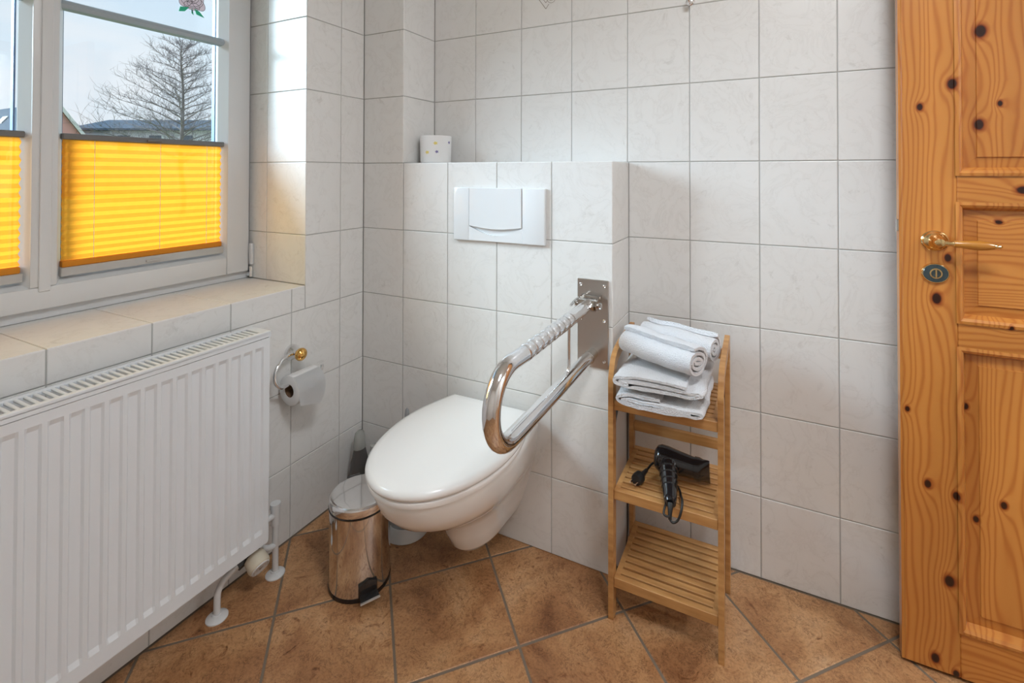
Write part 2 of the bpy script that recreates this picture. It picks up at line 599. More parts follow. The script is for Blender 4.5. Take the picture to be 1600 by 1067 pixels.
def smooth_path(ctrl, per=8):
    """Catmull-Rom through control points"""
    P = [Vector(p) for p in ctrl]
    P = [P[0] * 2 - P[1]] + P + [P[-1] * 2 - P[-2]]
    out_ = []
    for i in range(1, len(P) - 2):
        for k in range(per):
            t = k / per
            a, b_, c_, d_ = P[i - 1], P[i], P[i + 1], P[i + 2]
            out_.append(0.5 * ((2 * b_) + (c_ - a) * t + (2 * a - 5 * b_ + 4 * c_ - d_) * t * t + (3 * b_ - a - 3 * c_ + d_) * t ** 3))
    out_.append(P[-2])
    return out_


# ------------------------------------------------------------------ the room shell
TW, TH = 0.2008, 0.25
ZO = -0.0115
ROWZ = [ZO + TH * k for k in range(0, 12)]            # joint heights
BOX_Y = -0.1859
BOX_X1 = 1.0012
BOX_Z = ROWZ[5]
ROOM_X, ROOM_Y, ROOM_Z = 2.62, -2.70, 2.45
HALL_X = 4.0
REV_Y = -0.4467                                       # right window reveal
REV_Y2 = -1.5740
SILL_Z = 0.818
WIN_TOP = 2.06
GR = 0.0025                                           # grout recess
JT = 0.0027                                           # joint width

TILE_MESH = {}


def tile_mesh(w, h):
    key = (round(w, 4), round(h, 4))
    if key in TILE_MESH:
        return TILE_MESH[key]
    bm = B()
    hw, hh, ch = w / 2, h / 2, min(0.0016, w / 4, h / 4)
    rings = []
    for y, ins in ((0.0032, 0.0), (0.0012, 0.0), (0.0003, ch * 0.45), (0.0, ch)):
        rings.append([(-hw + ins, y, -hh + ins), (hw - ins, y, -hh + ins), (hw - ins, y, hh - ins), (-hw + ins, y, hh - ins)])
    loft(bm, rings)
    bmesh.ops.recalc_face_normals(bm, faces=bm.faces[:])
    me = bpy.data.meshes.new('tile')
    bm.to_mesh(me)
    bm.free()
    me.materials.append(MATS['wall_tile_glaze'])
    TILE_MESH[key] = me
    return me


ROT = {'-Y': (0, 0, 0), '+X': (0, 0, PI / 2), '+Z': (-PI / 2, 0, 0), '+Y': (0, 0, PI), '-X': (0, 0, -PI / 2)}


def tile(parent, facing, a0, a1, b0, b1, plane, name='tile'):
    """one tile; a along the wall, b up (or into depth for '+Z'), front face on the plane"""
    w, h = (a1 - a0) - JT, (b1 - b0) - JT
    if w < 0.008 or h < 0.008:
        return
    o = bpy.data.objects.new(name, tile_mesh(w, h))
    COL.objects.link(o)
    ca, cb = (a0 + a1) / 2, (b0 + b1) / 2
    o.location = {'-Y': (ca, plane, cb), '+Y': (ca, plane, cb), '+X': (plane, ca, cb), '-X': (plane, ca, cb), '+Z': (ca, cb, plane)}[facing]
    o.rotation_euler = ROT[facing]
    o.parent = parent


def cuts(lo, hi, joints):
    xs = [lo] + sorted(j for j in joints if lo + 1e-4 < j < hi - 1e-4) + [hi]
    return list(zip(xs[:-1], xs[1:]))


back_joints = [0.1941 + TW * k for k in range(0, 14)]
box_joints = [-0.0028 + TW * k for k in range(1, 6)]
left_joints = [-0.2974 - TW * k for k in range(0, 14)]

# back wall
bm = B()
box(bm, -0.38, ROOM_X + 0.12, GR, 0.14, 0, ROOM_Z)
wall_back = tag(obj('wall_back', bm, 'wall_grout'), 'back wall of marbled white tiles behind shelf and door', kind='structure')
for a0, a1 in cuts(0.1980, ROOM_X, back_joints):
    for b0, b1 in cuts(0.0, ROOM_Z, ROWZ):
        if a1 < BOX_X1 + 0.03 and b1 < BOX_Z + 0.01:
            continue
        tile(wall_back, '-Y', max(a0, BOX_X1) if b1 < BOX_Z + 0.01 else a0, a1, b0, b1, 0.0)

# pillar in the corner and the boxed-in cistern wall beside it
bm = B()
box(bm, 0.0, 0.1980 - GR, BOX_Y + GR, GR, 0, ROOM_Z)
wall_pillar = tag(obj('wall_pillar', bm, 'wall_grout'), 'narrow tiled corner pillar between window wall and niche', kind='structure')
for b0, b1 in cuts(0.0, ROOM_Z, ROWZ):
    tile(wall_pillar, '-Y', 0.0, 0.1980, b0, b1, BOX_Y)
    if b0 > BOX_Z - 0.01:
        tile(wall_pillar, '+X', BOX_Y, 0.0, b0, b1, 0.1980)
bm = B()
box(bm, 0.1980, BOX_X1 - GR, BOX_Y + GR, GR, 0, BOX_Z - GR)
wall_box = tag(obj('wall_box', bm, 'wall_grout'), 'half-height tiled box wall carrying toilet and flush plate', kind='structure')
for a0, a1 in cuts(0.1980, BOX_X1, box_joints):
    for b0, b1 in cuts(0.0, BOX_Z, ROWZ):
        tile(wall_box, '-Y', a0, a1, b0, b1, BOX_Y)
    tile(wall_box, '+Z', a0, a1, BOX_Y, 0.0, BOX_Z)
for b0, b1 in cuts(0.0, BOX_Z, ROWZ):
    tile(wall_box, '+X', BOX_Y, 0.0, b0, b1, BOX_X1)

# window wall with its opening
bm = B()
XW = -0.40
box(bm, XW, -GR, ROOM_Y - 0.1, GR, 0, SILL_Z - GR)
box(bm, XW, -GR, REV_Y + GR, GR, SILL_Z - GR, ROOM_Z)
box(bm, XW, -GR, ROOM_Y - 0.1, REV_Y2 - GR, SILL_Z - GR, ROOM_Z)
box(bm, XW, -GR, REV_Y2 - GR, REV_Y + GR, WIN_TOP, ROOM_Z)
wall_left = tag(obj('wall_left', bm, 'wall_grout'), 'tiled window wall with deep tiled reveal and sill', kind='structure')
for a0, a1 in cuts(-2.5, BOX_Y, left_joints):
    for b0, b1 in cuts(0.0, ROOM_Z, ROWZ):
        if b1 <= SILL_Z:
            tile(wall_left, '+X', a0, a1, b0, b1, 0.0)
            continue
        # below the sill / beside the opening / above it
        if a1 <= REV_Y2 or a0 >= REV_Y:
            tile(wall_left, '+X', a0, a1, b0, b1, 0.0)
            continue
        if b0 < SILL_Z:
            lo, hi = max(a0, REV_Y2), min(a1, REV_Y)
            tile(wall_left, '+X', lo if a0 < REV_Y2 else a0, hi if a1 > REV_Y else a1, b0, SILL_Z, 0.0)
            if a1 > REV_Y:
                tile(wall_left, '+X', REV_Y, a1, b0, b1, 0.0)
            if a0 < REV_Y2:
                tile(wall_left, '+X', a0, REV_Y2, b0, b1, 0.0)
        elif b1 > WIN_TOP:
            tile(wall_left, '+X', a0, a1, max(b0, WIN_TOP), b1, 0.0)
        else:
            if a1 > REV_Y:
                tile(wall_left, '+X', REV_Y, a1, b0, b1, 0.0)
            if a0 < REV_Y2:
                tile(wall_left, '+X', a0, REV_Y2, b0, b1, 0.0)
for b0, b1 in cuts(SILL_Z, WIN_TOP, ROWZ):
    tile(wall_left, '-Y', -0.2026, 0.0, b0, b1, REV_Y)
    tile(wall_left, '-Y', -0.300, -0.2026, b0, b1, REV_Y)
    tile(wall_left, '+Y', -0.2026, 0.0, b0, b1, REV_Y2)
    tile(wall_left, '+Y', -0.300, -0.2026, b0, b1, REV_Y2)
for a0, a1 in cuts(REV_Y2, REV_Y, left_joints[2:]):
    tile(wall_left, '+Z', -0.302, 0.0, a0, a1, SILL_Z, 'sill_tile')

# walls out of frame, ceiling
bm = B()
box(bm, -0.1, ROOM_X + 0.12, ROOM_Y - 0.12, ROOM_Y, 0, ROOM_Z)
tag(obj('wall_front', bm, 'wall_paint'), 'plain pale wall behind the viewer', kind='structure')
bm = B()
DY0, DY1, DZ = -1.03, -0.165, 2.02
box(bm, ROOM_X, ROOM_X + 0.12, DY1, GR, 0, ROOM_Z)
box(bm, ROOM_X, ROOM_X + 0.12, ROOM_Y, DY0, 0, ROOM_Z)
box(bm, ROOM_X, ROOM_X + 0.12, DY0, DY1, DZ, ROOM_Z)
tag(obj('wall_right', bm, 'wall_paint'), 'plain pale wall with the open doorway', kind='structure')
bm = B()
box(bm, HALL_X, HALL_X + 0.1, ROOM_Y - 0.12, 0.14, -0.12, ROOM_Z)
box(bm, ROOM_X + 0.12, HALL_X, ROOM_Y - 0.12, ROOM_Y, -0.12, ROOM_Z)
box(bm, ROOM_X + 0.12, HALL_X, GR, 0.14, -0.12, ROOM_Z)
tag(obj('wall_hall', bm, 'wall_paint'), 'plain pale hall walls beyond the doorway', kind='structure')
trim = empty('trim_1', (ROOM_X, (DY0 + DY1) / 2, 0), 'pine casing round the open doorway', kind='structure')
for (y0_, y1_, z0_, z1_, nm) in ((DY0 - 0.07, DY0, 0, DZ + 0.07, 'jamb_board'), (DY1, DY1 + 0.07, 0, DZ + 0.07, 'jamb_board'), (DY0, DY1, DZ, DZ + 0.07, 'head_board')):
    bm = B()
    box(bm, ROOM_X - 0.014, ROOM_X, y0_, y1_, z0_, z1_, 0.003, 2)
    obj(nm, bm, 'handle_wood', trim)
bm = B()
box(bm, XW, HALL_X + 0.1, ROOM_Y - 0.12, 0.14, ROOM_Z, ROOM_Z + 0.12)
tag(obj('ceiling', bm, 'ceiling_paint'), 'plain white ceiling', kind='structure')

# floor: terracotta squares laid diagonally
bm = B()
box(bm, XW, HALL_X, ROOM_Y - 0.12, 0.14, -0.12, -0.0012)
floor = tag(obj('floor', bm, 'floor_grout'), 'terracotta tile floor laid diagonally with brown joints', kind='structure')
FP = 0.2129
FO = (0.4206, -0.4925)


def clip_poly(poly, ax, lim, keep_less):
    res = []
    for i in range(len(poly)):
        p, q = poly[i], poly[(i + 1) % len(poly)]
        ip = (p[ax] <= lim) == keep_less
        iq = (q[ax] <= lim) == keep_less
        if ip:
            res.append(p)
        if ip != iq:
            t = (lim - p[ax]) / (q[ax] - p[ax])
            res.append((p[0] + (q[0] - p[0]) * t, p[1] + (q[1] - p[1]) * t))
    return res


for i in range(-16, 24):
    for j in range(-16, 24):
        cx_, cy_ = FO[0] + FP * (i + j + 1), FO[1] + FP * (i - j)
        g = FP - 0.0046
        poly = [(cx_ - g, cy_), (cx_, cy_ - g), (cx_ + g, cy_), (cx_, cy_ + g)]
        for ax, lim, kl in ((0, 0.004, False), (0, HALL_X, True), (1, ROOM_Y, False), (1, -0.004, True)):
            poly = clip_poly(poly, ax, lim, kl)
            if len(poly) < 3:
                break
        if len(poly) < 3:
            continue
        ar = abs(sum(poly[k][0] * poly[(k + 1) % len(poly)][1] - poly[(k + 1) % len(poly)][0] * poly[k][1] for k in range(len(poly)))) / 2
        if ar < 0.0006:
            continue
        mx_ = sum(p[0] for p in poly) / len(poly)
        my_ = sum(p[1] for p in poly) / len(poly)
        if my_ > BOX_Y and mx_ < BOX_X1 and max(p[0] for p in poly) < BOX_X1 and min(p[1] for p in poly) > BOX_Y:
            continue
        bm = B()
        rings = []
        for z, ins in ((-0.003, 0.0), (-0.0012, 0.0), (0.0, 0.0022)):
            rg = []
            for p in poly:
                d = Vector((mx_ - p[0], my_ - p[1]))
                L_ = d.length
                d = d / L_ * min(ins * 1.41, L_ * 0.5)
                rg.append((p[0] + d.x, p[1] + d.y, z))
            rings.append(rg)
        loft(bm, rings)
        ft = obj('floor_tile', bm, 'floor_tile_terracotta', loc=(mx_, my_, 0))
        ft.parent = floor

# thin decor lines on one wall tile near the top edge
bm = B()


def ribbon_line(bm, pts, w, y):
    for (xa, za), (xb, zb) in zip(pts[:-1], pts[1:]):
        d = Vector((xb - xa, zb - za))
        n_ = Vector((-d.y, d.x)).normalized() * w / 2
        bm.faces.new([bm.verts.new((xa + n_.x, y, za + n_.y)), bm.verts.new((xa - n_.x, y, za - n_.y)), bm.verts.new((xb - n_.x, y, zb - n_.y)), bm.verts.new((xb + n_.x, y, zb + n_.y))])


MX, MZ = 0.6962, 1.799
ribbon_line(bm, [(MX - 0.045, MZ + 0.062), (MX, MZ), (MX + 0.012, MZ + 0.016)], 0.0026, -0.0006)
ribbon_line(bm, [(MX - 0.030, MZ + 0.062), (MX, MZ + 0.022), (MX + 0.03, MZ + 0.062), (MX, MZ + 0.1), (MX - 0.03, MZ + 0.062)], 0.0020, -0.0006)
ribbon_line(bm, [(MX + 0.022 + 0.017 * math.cos(t), MZ + 0.036 + 0.017 * math.sin(t)) for t in [k * 0.35 for k in range(19)]], 0.0018, -0.0006)
ribbon_line(bm, [(MX + 0.022 + 0.009 * math.cos(t), MZ + 0.036 + 0.009 * math.sin(t)) for t in [k * 0.5 for k in range(14)]], 0.0016, -0.0006)
obj('tile_motif', bm, 'print_grey', wall_back, label='thin grey line ornament printed on tile')

# ------------------------------------------------------------------ window
win = empty('window_1', (-0.30, -1.01, SILL_Z), 'white plastic casement window with two panes and thin cross bars', kind='structure')
MIDY = -1.0105
bm = B()
FX0, FX1 = -0.375, -0.300
box(bm, FX0, FX1, REV_Y2, REV_Y, SILL_Z, 0.852, 0.002)
box(bm, FX0, FX1, REV_Y2, REV_Y, 2.035, WIN_TOP, 0.002)
box(bm, FX0, FX1, REV_Y - 0.014, REV_Y, 0.852, 2.035)
box(bm, FX0, FX1, REV_Y2, REV_Y2 + 0.014, 0.852, 2.035)
obj('outer_frame', bm, 'white_plastic', win)
SX = -0.280
GLX = -0.312
yR, yL = REV_Y - 0.0135, REV_Y2 + 0.0135
gR, gL = -0.5379, 2 * MIDY + 0.5379
zB, zT = 0.905, 1.965


def sash_board(bm, y0, y1, z0, z1):
    box(bm, -0.36, SX, y0, y1, z0, z1, 0.004, 2)


bm = B()
sash_board(bm, gR, yR, 0.846, 2.03)
sash_board(bm, yL, gL, 0.846, 2.03)
sash_board(bm, gL, gR, 0.846, zB)
sash_board(bm, gL, gR, zT, 2.03)
sash = obj('sash', bm, 'white_plastic', win, smooth=40)
# mullion and its cover strip
bm = B()
box(bm, -0.36, SX, -1.0369, -0.9840, zB, zT, 0.003, 2)
obj('mullion', bm, 'white_plastic', win, smooth=40)
bm = B()
box(bm, SX, SX + 0.004, -1.0212, -0.9977, zB - 0.012, zT, 0.0015, 1)
obj('mullion_strip', bm, 'white_plastic', win)
# sloping glazing beads, glass, spacers, bars for the two panes
for (ya, yb) in ((-0.9840, gR), (gL, -1.0369)):
    y0, y1 = min(ya, yb), max(ya, yb)
    bm = B()
    bw, xf, xb = 0.017, SX - 0.003, GLX
    rings = []
    for x, ins in ((xf, 0.0), (xb, bw), (xb - 0.004, bw), (xb - 0.004, 0.0)):
        rings.append([(x, y0 + ins, zB + ins), (x, y1 - ins, zB + ins), (x, y1 - ins, zT - ins), (x, y0 + ins, zT - ins)])
    loft(bm, rings, False, False)
    obj('glazing_bead', bm, 'white_plastic', win)
    bm = B()
    box(bm, GLX - 0.008, GLX - 0.004, y0 + 0.004, y1 - 0.004, zB + 0.004, zT - 0.004)
    pane = obj('pane', bm, 'window_glass', win, label='clear double glazing')
    bm = B()
    for ins in (0.018,):
        for (p0, p1, q0, q1) in ((y0 + ins, y0 + ins + 0.004, zB + ins, zT - ins), (y1 - ins - 0.004, y1 - ins, zB + ins, zT - ins)):
            box(bm, GLX - 0.026, GLX - 0.010, p0, p1, q0, q1)
        for (q0, q1) in ((zB + ins, zB + ins + 0.004), (zT - ins - 0.004, zT - ins)):
            box(bm, GLX - 0.026, GLX - 0.010, y0 + ins, y1 - ins, q0, q1)
    obj('spacer', bm, 'spacer_blue', pane)
    bm = B()
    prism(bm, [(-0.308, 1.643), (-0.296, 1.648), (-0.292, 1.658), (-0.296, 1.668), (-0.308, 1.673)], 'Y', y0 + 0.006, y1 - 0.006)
    obj('glazing_bar', bm, 'bar_backlit_grey', win)
# hinge parts at the lower right
bm = B()
box(bm, -0.284, -0.268, REV_Y - 0.013, REV_Y - 0.001, 0.868, 0.945, 0.003, 2)
obj('hinge_cover', bm, 'white_plastic', win, smooth=40)
bm = B()
tube(bm, [(-0.276, REV_Y - 0.007, 0.824), (-0.276, REV_Y - 0.007, 0.862)], 0.0065, 10)
box(bm, -0.300, -0.276, REV_Y - 0.012, REV_Y - 0.003, 0.826, 0.842, 0.002, 1)
obj('hinge', bm, 'chrome', win, smooth=40)

# pleated blinds


def blind(y0, y1, label):
    y0, y1 = min(y0, y1), max(y0, y1)
    r = empty('pleated_blind', (-0.300, (y0 + y1) / 2, 0.905), label, 'blind', 'yellow pleated blinds')
    bm = B()
    box(bm, -0.309, -0.286, y0 - 0.004, y1 + 0.004, 1.292, 1.308, 0.002, 1)
    tr_ = obj('top_rail', bm, 'blind_rail_dark', r)
    bm = B()
    box(bm, -0.286, -0.279, (y0 + y1) / 2 - 0.02, (y0 + y1) / 2 + 0.02, 1.296, 1.302, 0.001, 1)
    obj('grip', bm, 'blind_rail_dark', tr_)
    # fabric: zigzag, pleats sit closer together towards the bottom
    zs = []
    z = 1.292
    k = 0
    while z > 0.965:
        zs.append(z)
        z -= 0.0118 - 0.0052 * max(0.0, (1.10 - z) / 0.16 if z < 1.10 else 0.0) * 0.6
        k += 1
    zs.append(0.962)
    bm = B()
    rows = []
    for i, z in enumerate(zs):
        x = -0.3005 + (0.0024 if i % 2 else -0.0024)
        rows.append([bm.verts.new((x, y0 + (y1 - y0) * t / 6 + (0.0015 if i % 2 else -0.0015) * (1 if t == 6 else (-1 if t == 0 else 0)), z)) for t in range(7)])
    for a, b_ in zip(rows[:-1], rows[1:]):
        for t in range(6):
            bm.faces.new((a[t], a[t + 1], b_[t + 1], b_[t]))
    obj('pleated_fabric', bm, 'blind_fabric', r, label='translucent yellow pleated fabric')
    bm = B()
    box(bm, -0.310, -0.290, y0, y1, 0.946, 0.963, 0.002, 1)
    obj('fabric_band', bm, 'blind_band', r, label='orange closed pleats at the bottom')
    bm = B()
    box(bm, -0.312, -0.286, y0 - 0.004, y1 + 0.004, 0.9225, 0.946, 0.002, 1)
    br = obj('bottom_rail', bm, 'blind_rail_silver', r)
    bm = B()
    box(bm, -0.286, -0.279, (y0 + y1) / 2 - 0.02, (y0 + y1) / 2 + 0.02, 0.930, 0.936, 0.001, 1)
    obj('grip', bm, 'blind_rail_silver', br)
    for f in (0.16, 0.55, 0.88):
        bm = B()
        tube(bm, [(-0.2925, y0 + (y1 - y0) * f, 1.292), (-0.2925, y0 + (y1 - y0) * f, 0.963)], 0.0006, 5)
        obj('cord', bm, 'white_plastic', r)
    return r


blind(-0.9700, -0.5500, 'yellow pleated blind in the wider right-hand pane, nearest the tiled reveal')
blind(2 * MIDY + 0.5500, 2 * MIDY + 0.9700, 'yellow pleated blind at the far left edge, left of the grey mullion')

# rose sticker on the upper glass
GX = GLX - 0.0035
sy, sz = -0.640, 1.777
st = empty('rose_sticker', (GX, sy, sz), 'lilac rose sticker with green leaves on upper window glass', 'sticker')


def flat_poly(pts, x, thick=0.0006):
    bm = B()
    prism(bm, pts, 'X', x, x + thick)
    return bm


def petal(cy, cz, ry, rz, a, n=14):
    return [(cy + ry * math.cos(t) * math.cos(a) - rz * math.sin(t) * math.sin(a), cz + ry * math.cos(t) * math.sin(a) + rz * math.sin(t) * math.cos(a)) for t in [2 * PI * k / n for k in range(n)]]


SS = 0.62
blooms = [(0, 0.012, 0.060, 0.052, 0.2), (-0.032, -0.012, 0.036, 0.026, 0.7), (0.034, -0.010, 0.038, 0.028, -0.7), (0.0, -0.028, 0.040, 0.022, 0.0), (0.0, 0.048, 0.04, 0.026, 0.1)]
for i, (a, b_, ry, rz, an) in enumerate(blooms):
    p = petal(sy + a * SS, sz + b_ * SS, ry * SS, rz * SS, an)
    obj('petal', flat_poly(p, GX + 0.0001 * i), 'sticker_lilac', st)
bm = B()
for i, (a, b_, ry, rz, an) in enumerate(blooms + [(0, 0.016, 0.036, 0.03, 0.5), (0.002, 0.02, 0.024, 0.02, 1.2), (0.0, 0.022, 0.013, 0.011, 0.2), (0.012, -0.006, 0.04, 0.022, 0.5)]):
    p = petal(sy + a * SS, sz + b_ * SS, ry * SS, rz * SS, an, 18)
    for q0, q1 in zip(p, p[1:] + p[:1]):
        tube(bm, [(GX + 0.0012, *q0), (GX + 0.0012, *q1)], 0.0006, 4)
obj('outline', bm, 'sticker_line', st)
for s in (-1, 0.15, 1.0):
    p = [(sy + s * 0.008, sz - 0.024), (sy + s * 0.030 - 0.006, sz - 0.030), (sy + s * 0.040, sz - 0.047), (sy + s * 0.018 - 0.004, sz - 0.042)]
    obj('leaf', flat_poly(p, GX + 0.0008), 'sticker_green', st)

# ------------------------------------------------------------------ radiator under the window
RX0, RX1, RY0, RY1, RZ0, RZ1 = 0.0465, 0.134, -1.872, -0.672, 0.148, 0.750
rad = empty('radiator', (0.09, -0.75, 0.0), 'white ribbed panel radiator under the window sill', 'radiator')
bm = B()
pitch = 0.0330
ys = []
y = RY1 - 0.0165
prof = [(RY1, 0.0)]
k = 0
yc = -0.7025
while yc > RY0 + 0.03:
    prof += [(yc + 0.0125, 0.0), (yc + 0.0085, 1.0), (yc - 0.0085, 1.0), (yc - 0.0125, 0.0)]
    yc -= pitch
prof.append((RY0, 0.0))
zl = [(RZ0 + 0.004, 0), (0.186, 0), (0.197, 1), (0.700, 1), (0.711, 0), (RZ1 - 0.018, 0)]
DEP = 0.0045
grid = [[bm.verts.new((RX1 - DEP * a * c_, y, z)) for (y, a) in prof] for (z, c_) in zl]
for r0, r1_ in zip(grid[:-1], grid[1:]):
    for i in range(len(prof) - 1):
        bm.faces.new((r0[i], r0[i + 1], r1_[i + 1], r1_[i]))
obj('front_panel', bm, 'radiator_enamel', rad, smooth=20)
bm = B()
box(bm, RX0 + 0.006, RX1 - 0.012, RY0 + 0.004, RY1 - 0.004, RZ0 + 0.006, RZ1 - 0.03)
obj('core', bm, 'radiator_enamel', rad)
bm = B()
box(bm, RX0, RX1 - 0.003, RY1, RY1 + 0.0035, RZ0 + 0.006, RZ1 - 0.002, 0.001, 1)
obj('side_panel', bm, 'radiator_enamel', rad)
bm = B()
for (x0, x1) in ((RX0, RX0 + 0.014), (RX1 - 0.012, RX1 + 0.001)):
    box(bm, x0, x1, RY0, RY1 + 0.004, RZ1 - 0.008, RZ1, 0.001, 1)
box(bm, RX1 - 0.002, RX1 + 0.001, RY0, RY1 + 0.004, RZ1 - 0.016, RZ1 - 0.006)
box(bm, RX0 + 0.014, RX1 - 0.012, RY1 - 0.022, RY1 + 0.004, RZ1 - 0.008, RZ1, 0.001, 1)
gfr = obj('grille_frame', bm, 'radiator_enamel', rad)
sl_me = None
y = RY1 - 0.0325
while y > RY0 + 0.01:
    if sl_me is None:
        bm = B()
        box(bm, RX0 + 0.013, RX1 - 0.011, -0.0034, 0.0034, RZ1 - 0.007, RZ1 - 0.0008, 0.0012, 1)
        s0 = obj('slat', bm, 'radiator_enamel', rad, loc=(0, 0, 0))
        s0.parent = gfr
        sl_me = s0.data
        s0.location = (-rad.location.x, y - rad.location.y, 0)
    else:
        s_ = bpy.data.objects.new('slat', sl_me)
        COL.objects.link(s_)
        s_.parent = gfr
        s_.location = (-rad.location.x, y - rad.location.y, 0)
    y -= 0.0140
# pipes, floor rosettes and thermostat


def rosette(x, y):
    bm = B()
    lathe(bm, (x, y, 0.0), (0, 0, 1), [(0, 0.0265), (0.003, 0.0265), (0.007, 0.021), (0.010, 0.013), (0.013, 0.0115)], 28)
    obj('floor_rosette', bm, 'white_plastic', rad, smooth=35)


rosette(0.0736, -0.7765)
rosette(0.0861, -0.6143)
bm = B()
tube(bm, smooth_path([(0.0736, -0.7765, 0.002), (0.0738, -0.7765, 0.045), (0.0745, -0.7745, 0.068), (0.076, -0.764, 0.086), (0.078, -0.750, 0.095), (0.080, -0.725, 0.104)], 6), 0.0085, 12)
obj('pipe', bm, 'white_plastic', rad, smooth=40)
bm = B()
tube(bm, [(0.0861, -0.6143, 0.002), (0.0861, -0.6148, 0.165)], 0.0088, 12)
tube(bm, [(0.0861, -0.6148, 0.150), (0.0861, -0.6152, 0.206)], 0.0125, 14)
tube(bm, [(0.0861, -0.6152, 0.198), (0.0861, -0.6152, 0.212)], 0.0145, 14)
tube(bm, [(0.0861, -0.616, 0.178), (0.0861, -0.672, 0.178)], 0.0085, 12)
tube(bm, smooth_path([(0.0861, -0.6148, 0.088), (0.086, -0.640, 0.094), (0.085, -0.672, 0.117)], 5), 0.0085, 12)
obj('pipe', bm, 'white_plastic', rad, smooth=40, label='upright white pipe with capped tee at the radiator end')
bm = B()
tube(bm, [(0.080, -0.727, 0.103), (0.082, -0.698, 0.110)], 0.0135, 6)
tube(bm, [(0.081, -0.710, 0.107), (0.083, -0.668, 0.118)], 0.011, 10)
tube(bm, [(0.081, -0.693, 0.128), (0.100, -0.695, 0.105)], 0.011, 10)
obj('valve', bm, 'dark_metal', rad, smooth=40)
tb = Vector((0.096, -0.690, 0.112))
tdir = (Vector((0.143, -0.693, 0.084)) - tb).normalized()
bm = B()
lathe(bm, tb, tdir, [(0, 0.021), (0.004, 0.0265), (0.030, 0.0290), (0.037, 0.0275), (0.040, 0.024)], 28)
th = obj('thermostat_head', bm, 'beige_plastic', rad, smooth=35)
bm = B()
lathe(bm, tb + tdir * 0.0392, tdir, [(0, 0.0245), (0.0025, 0.0245), (0.0035, 0.023), (0.002, 0.0145), (0.0012, 0.014)], 28)
obj('dial_ring', bm, 'white_plastic', th, smooth=35)
bm = B()
tu, tv = frame_of(tdir)
for k in range(10):
    a = 2 * PI * k / 10
    p = tb + tdir * 0.0428 + (tu * math.cos(a) + tv * math.sin(a)) * 0.0196
    lathe(bm, p, tdir, [(0, 0.0012), (0.0006, 0.0012)], 6)
tri = [tb + tdir * 0.0412 + (tu * math.cos(a) + tv * math.sin(a)) * 0.008 for a in (0.4, 0.4 + 2.1, 0.4 + 4.2)]
loft(bm, [tri, [p + tdir * 0.0006 for p in tri]])
obj('dial_marks', bm, 'print_grey', th)

# ------------------------------------------------------------------ toilet roll holder and roll
hold = empty('toilet_roll_holder', (0.0, -0.499, 0.61), 'chrome toilet roll holder with golden ball knob on window wall', 'holder')
bm = B()
lathe(bm, (0.0, -0.499, 0.610), (1, 0, 0), [(0, 0.026), (0.004, 0.026), (0.012, 0.023), (0.022, 0.017), (0.034, 0.014)], 28)
obj('rosette', bm, 'chrome', hold, smooth=35)
bm = B()
lathe(bm, (0.034, -0.499, 0.610), (1, 0, 0), [(0.0, 0.010), (0.003, 0.016), (0.008, 0.0195), (0.013, 0.0205), (0.019, 0.019), (0.024, 0.014), (0.027, 0.007), (0.028, 0.001)], 28)
obj('ball_knob', bm, 'gold', hold, smooth=50)
bm = B()
tube(bm, smooth_path([(0.026, -0.506, 0.611), (0.034, -0.535, 0.616), (0.044, -0.570, 0.609), (0.050, -0.592, 0.585), (0.053, -0.594, 0.556), (0.055, -0.580, 0.536), (0.057, -0.560, 0.531), (0.058, -0.52, 0.530), (0.058, -0.45, 0.530), (0.057, -0.432, 0.532), (0.056, -0.424, 0.545), (0.055, -0.424, 0.552)], 8), 0.0056, 12)
obj('arm', bm, 'chrome', hold, smooth=50)
roll = empty('toilet_paper_roll', (0.060, -0.503, 0.505), 'white toilet paper roll with folded loose end on chrome holder', 'toilet roll')
RC = Vector((0.060, -0.503, 0.5150))
ra, rb_ = 0.0470, 0.0205
ya, yb = RC.y - 0.049, RC.y + 0.049
bm = B()
n = 40
rings = []
for (yy, rr) in ((ya, rb_), (ya, ra - 0.003), (ya + 0.002, ra), (yb - 0.002, ra), (yb, ra - 0.003), (yb, rb_), (ya, rb_)):
    rings.append([(RC.x + rr * math.cos(2 * PI * k / n), yy, RC.z + rr * math.sin(2 * PI * k / n)) for k in range(n)])
loft(bm, rings, False, False)
obj('paper', bm, 'paper_white', roll, smooth=40)
bm = B()
rings = []
for (yy, rr) in ((ya + 0.001, rb_ + 0.0003), (ya + 0.001, rb_ - 0.0012), (yb - 0.001, rb_ - 0.0012), (yb - 0.001, rb_ + 0.0003)):
    rings.append([(RC.x + rr * math.cos(2 * PI * k / n), yy, RC.z + rr * math.sin(2 * PI * k / n)) for k in range(n)])
loft(bm, rings, False, False)
obj('cardboard_core', bm, 'cardboard', roll, smooth=40)
# loose end folded to a slanting flap
bm = B()
a0 = 0.35
pts = [(RC.x + (ra + 0.0008) * math.cos(t), RC.z + (ra + 0.0008) * math.sin(t)) for t in (1.2, 0.9, 0.6, 0.3, 0.0)] + [(RC.x + ra + 0.002, RC.z - 0.022)]
rows = [[bm.verts.new((x, ya + (yb - ya) * t / 4, z)) for t in range(5)] for (x, z) in pts]
xe = RC.x + ra + 0.003
rows.append([bm.verts.new((xe, ya + (yb - ya) * (0.02 + 0.80 * t / 4), RC.z - 0.030 - 0.030 * (0.25 + 0.75 * t / 4))) for t in range(5)])
for a, b_ in zip(rows[:-1], rows[1:]):
    for t in range(4):
        bm.faces.new((a[t], a[t + 1], b_[t + 1], b_[t]))
bmesh.ops.solidify(bm, geom=bm.faces[:], thickness=0.0008)
obj('loose_sheet', bm, 'paper_white', roll, smooth=40)

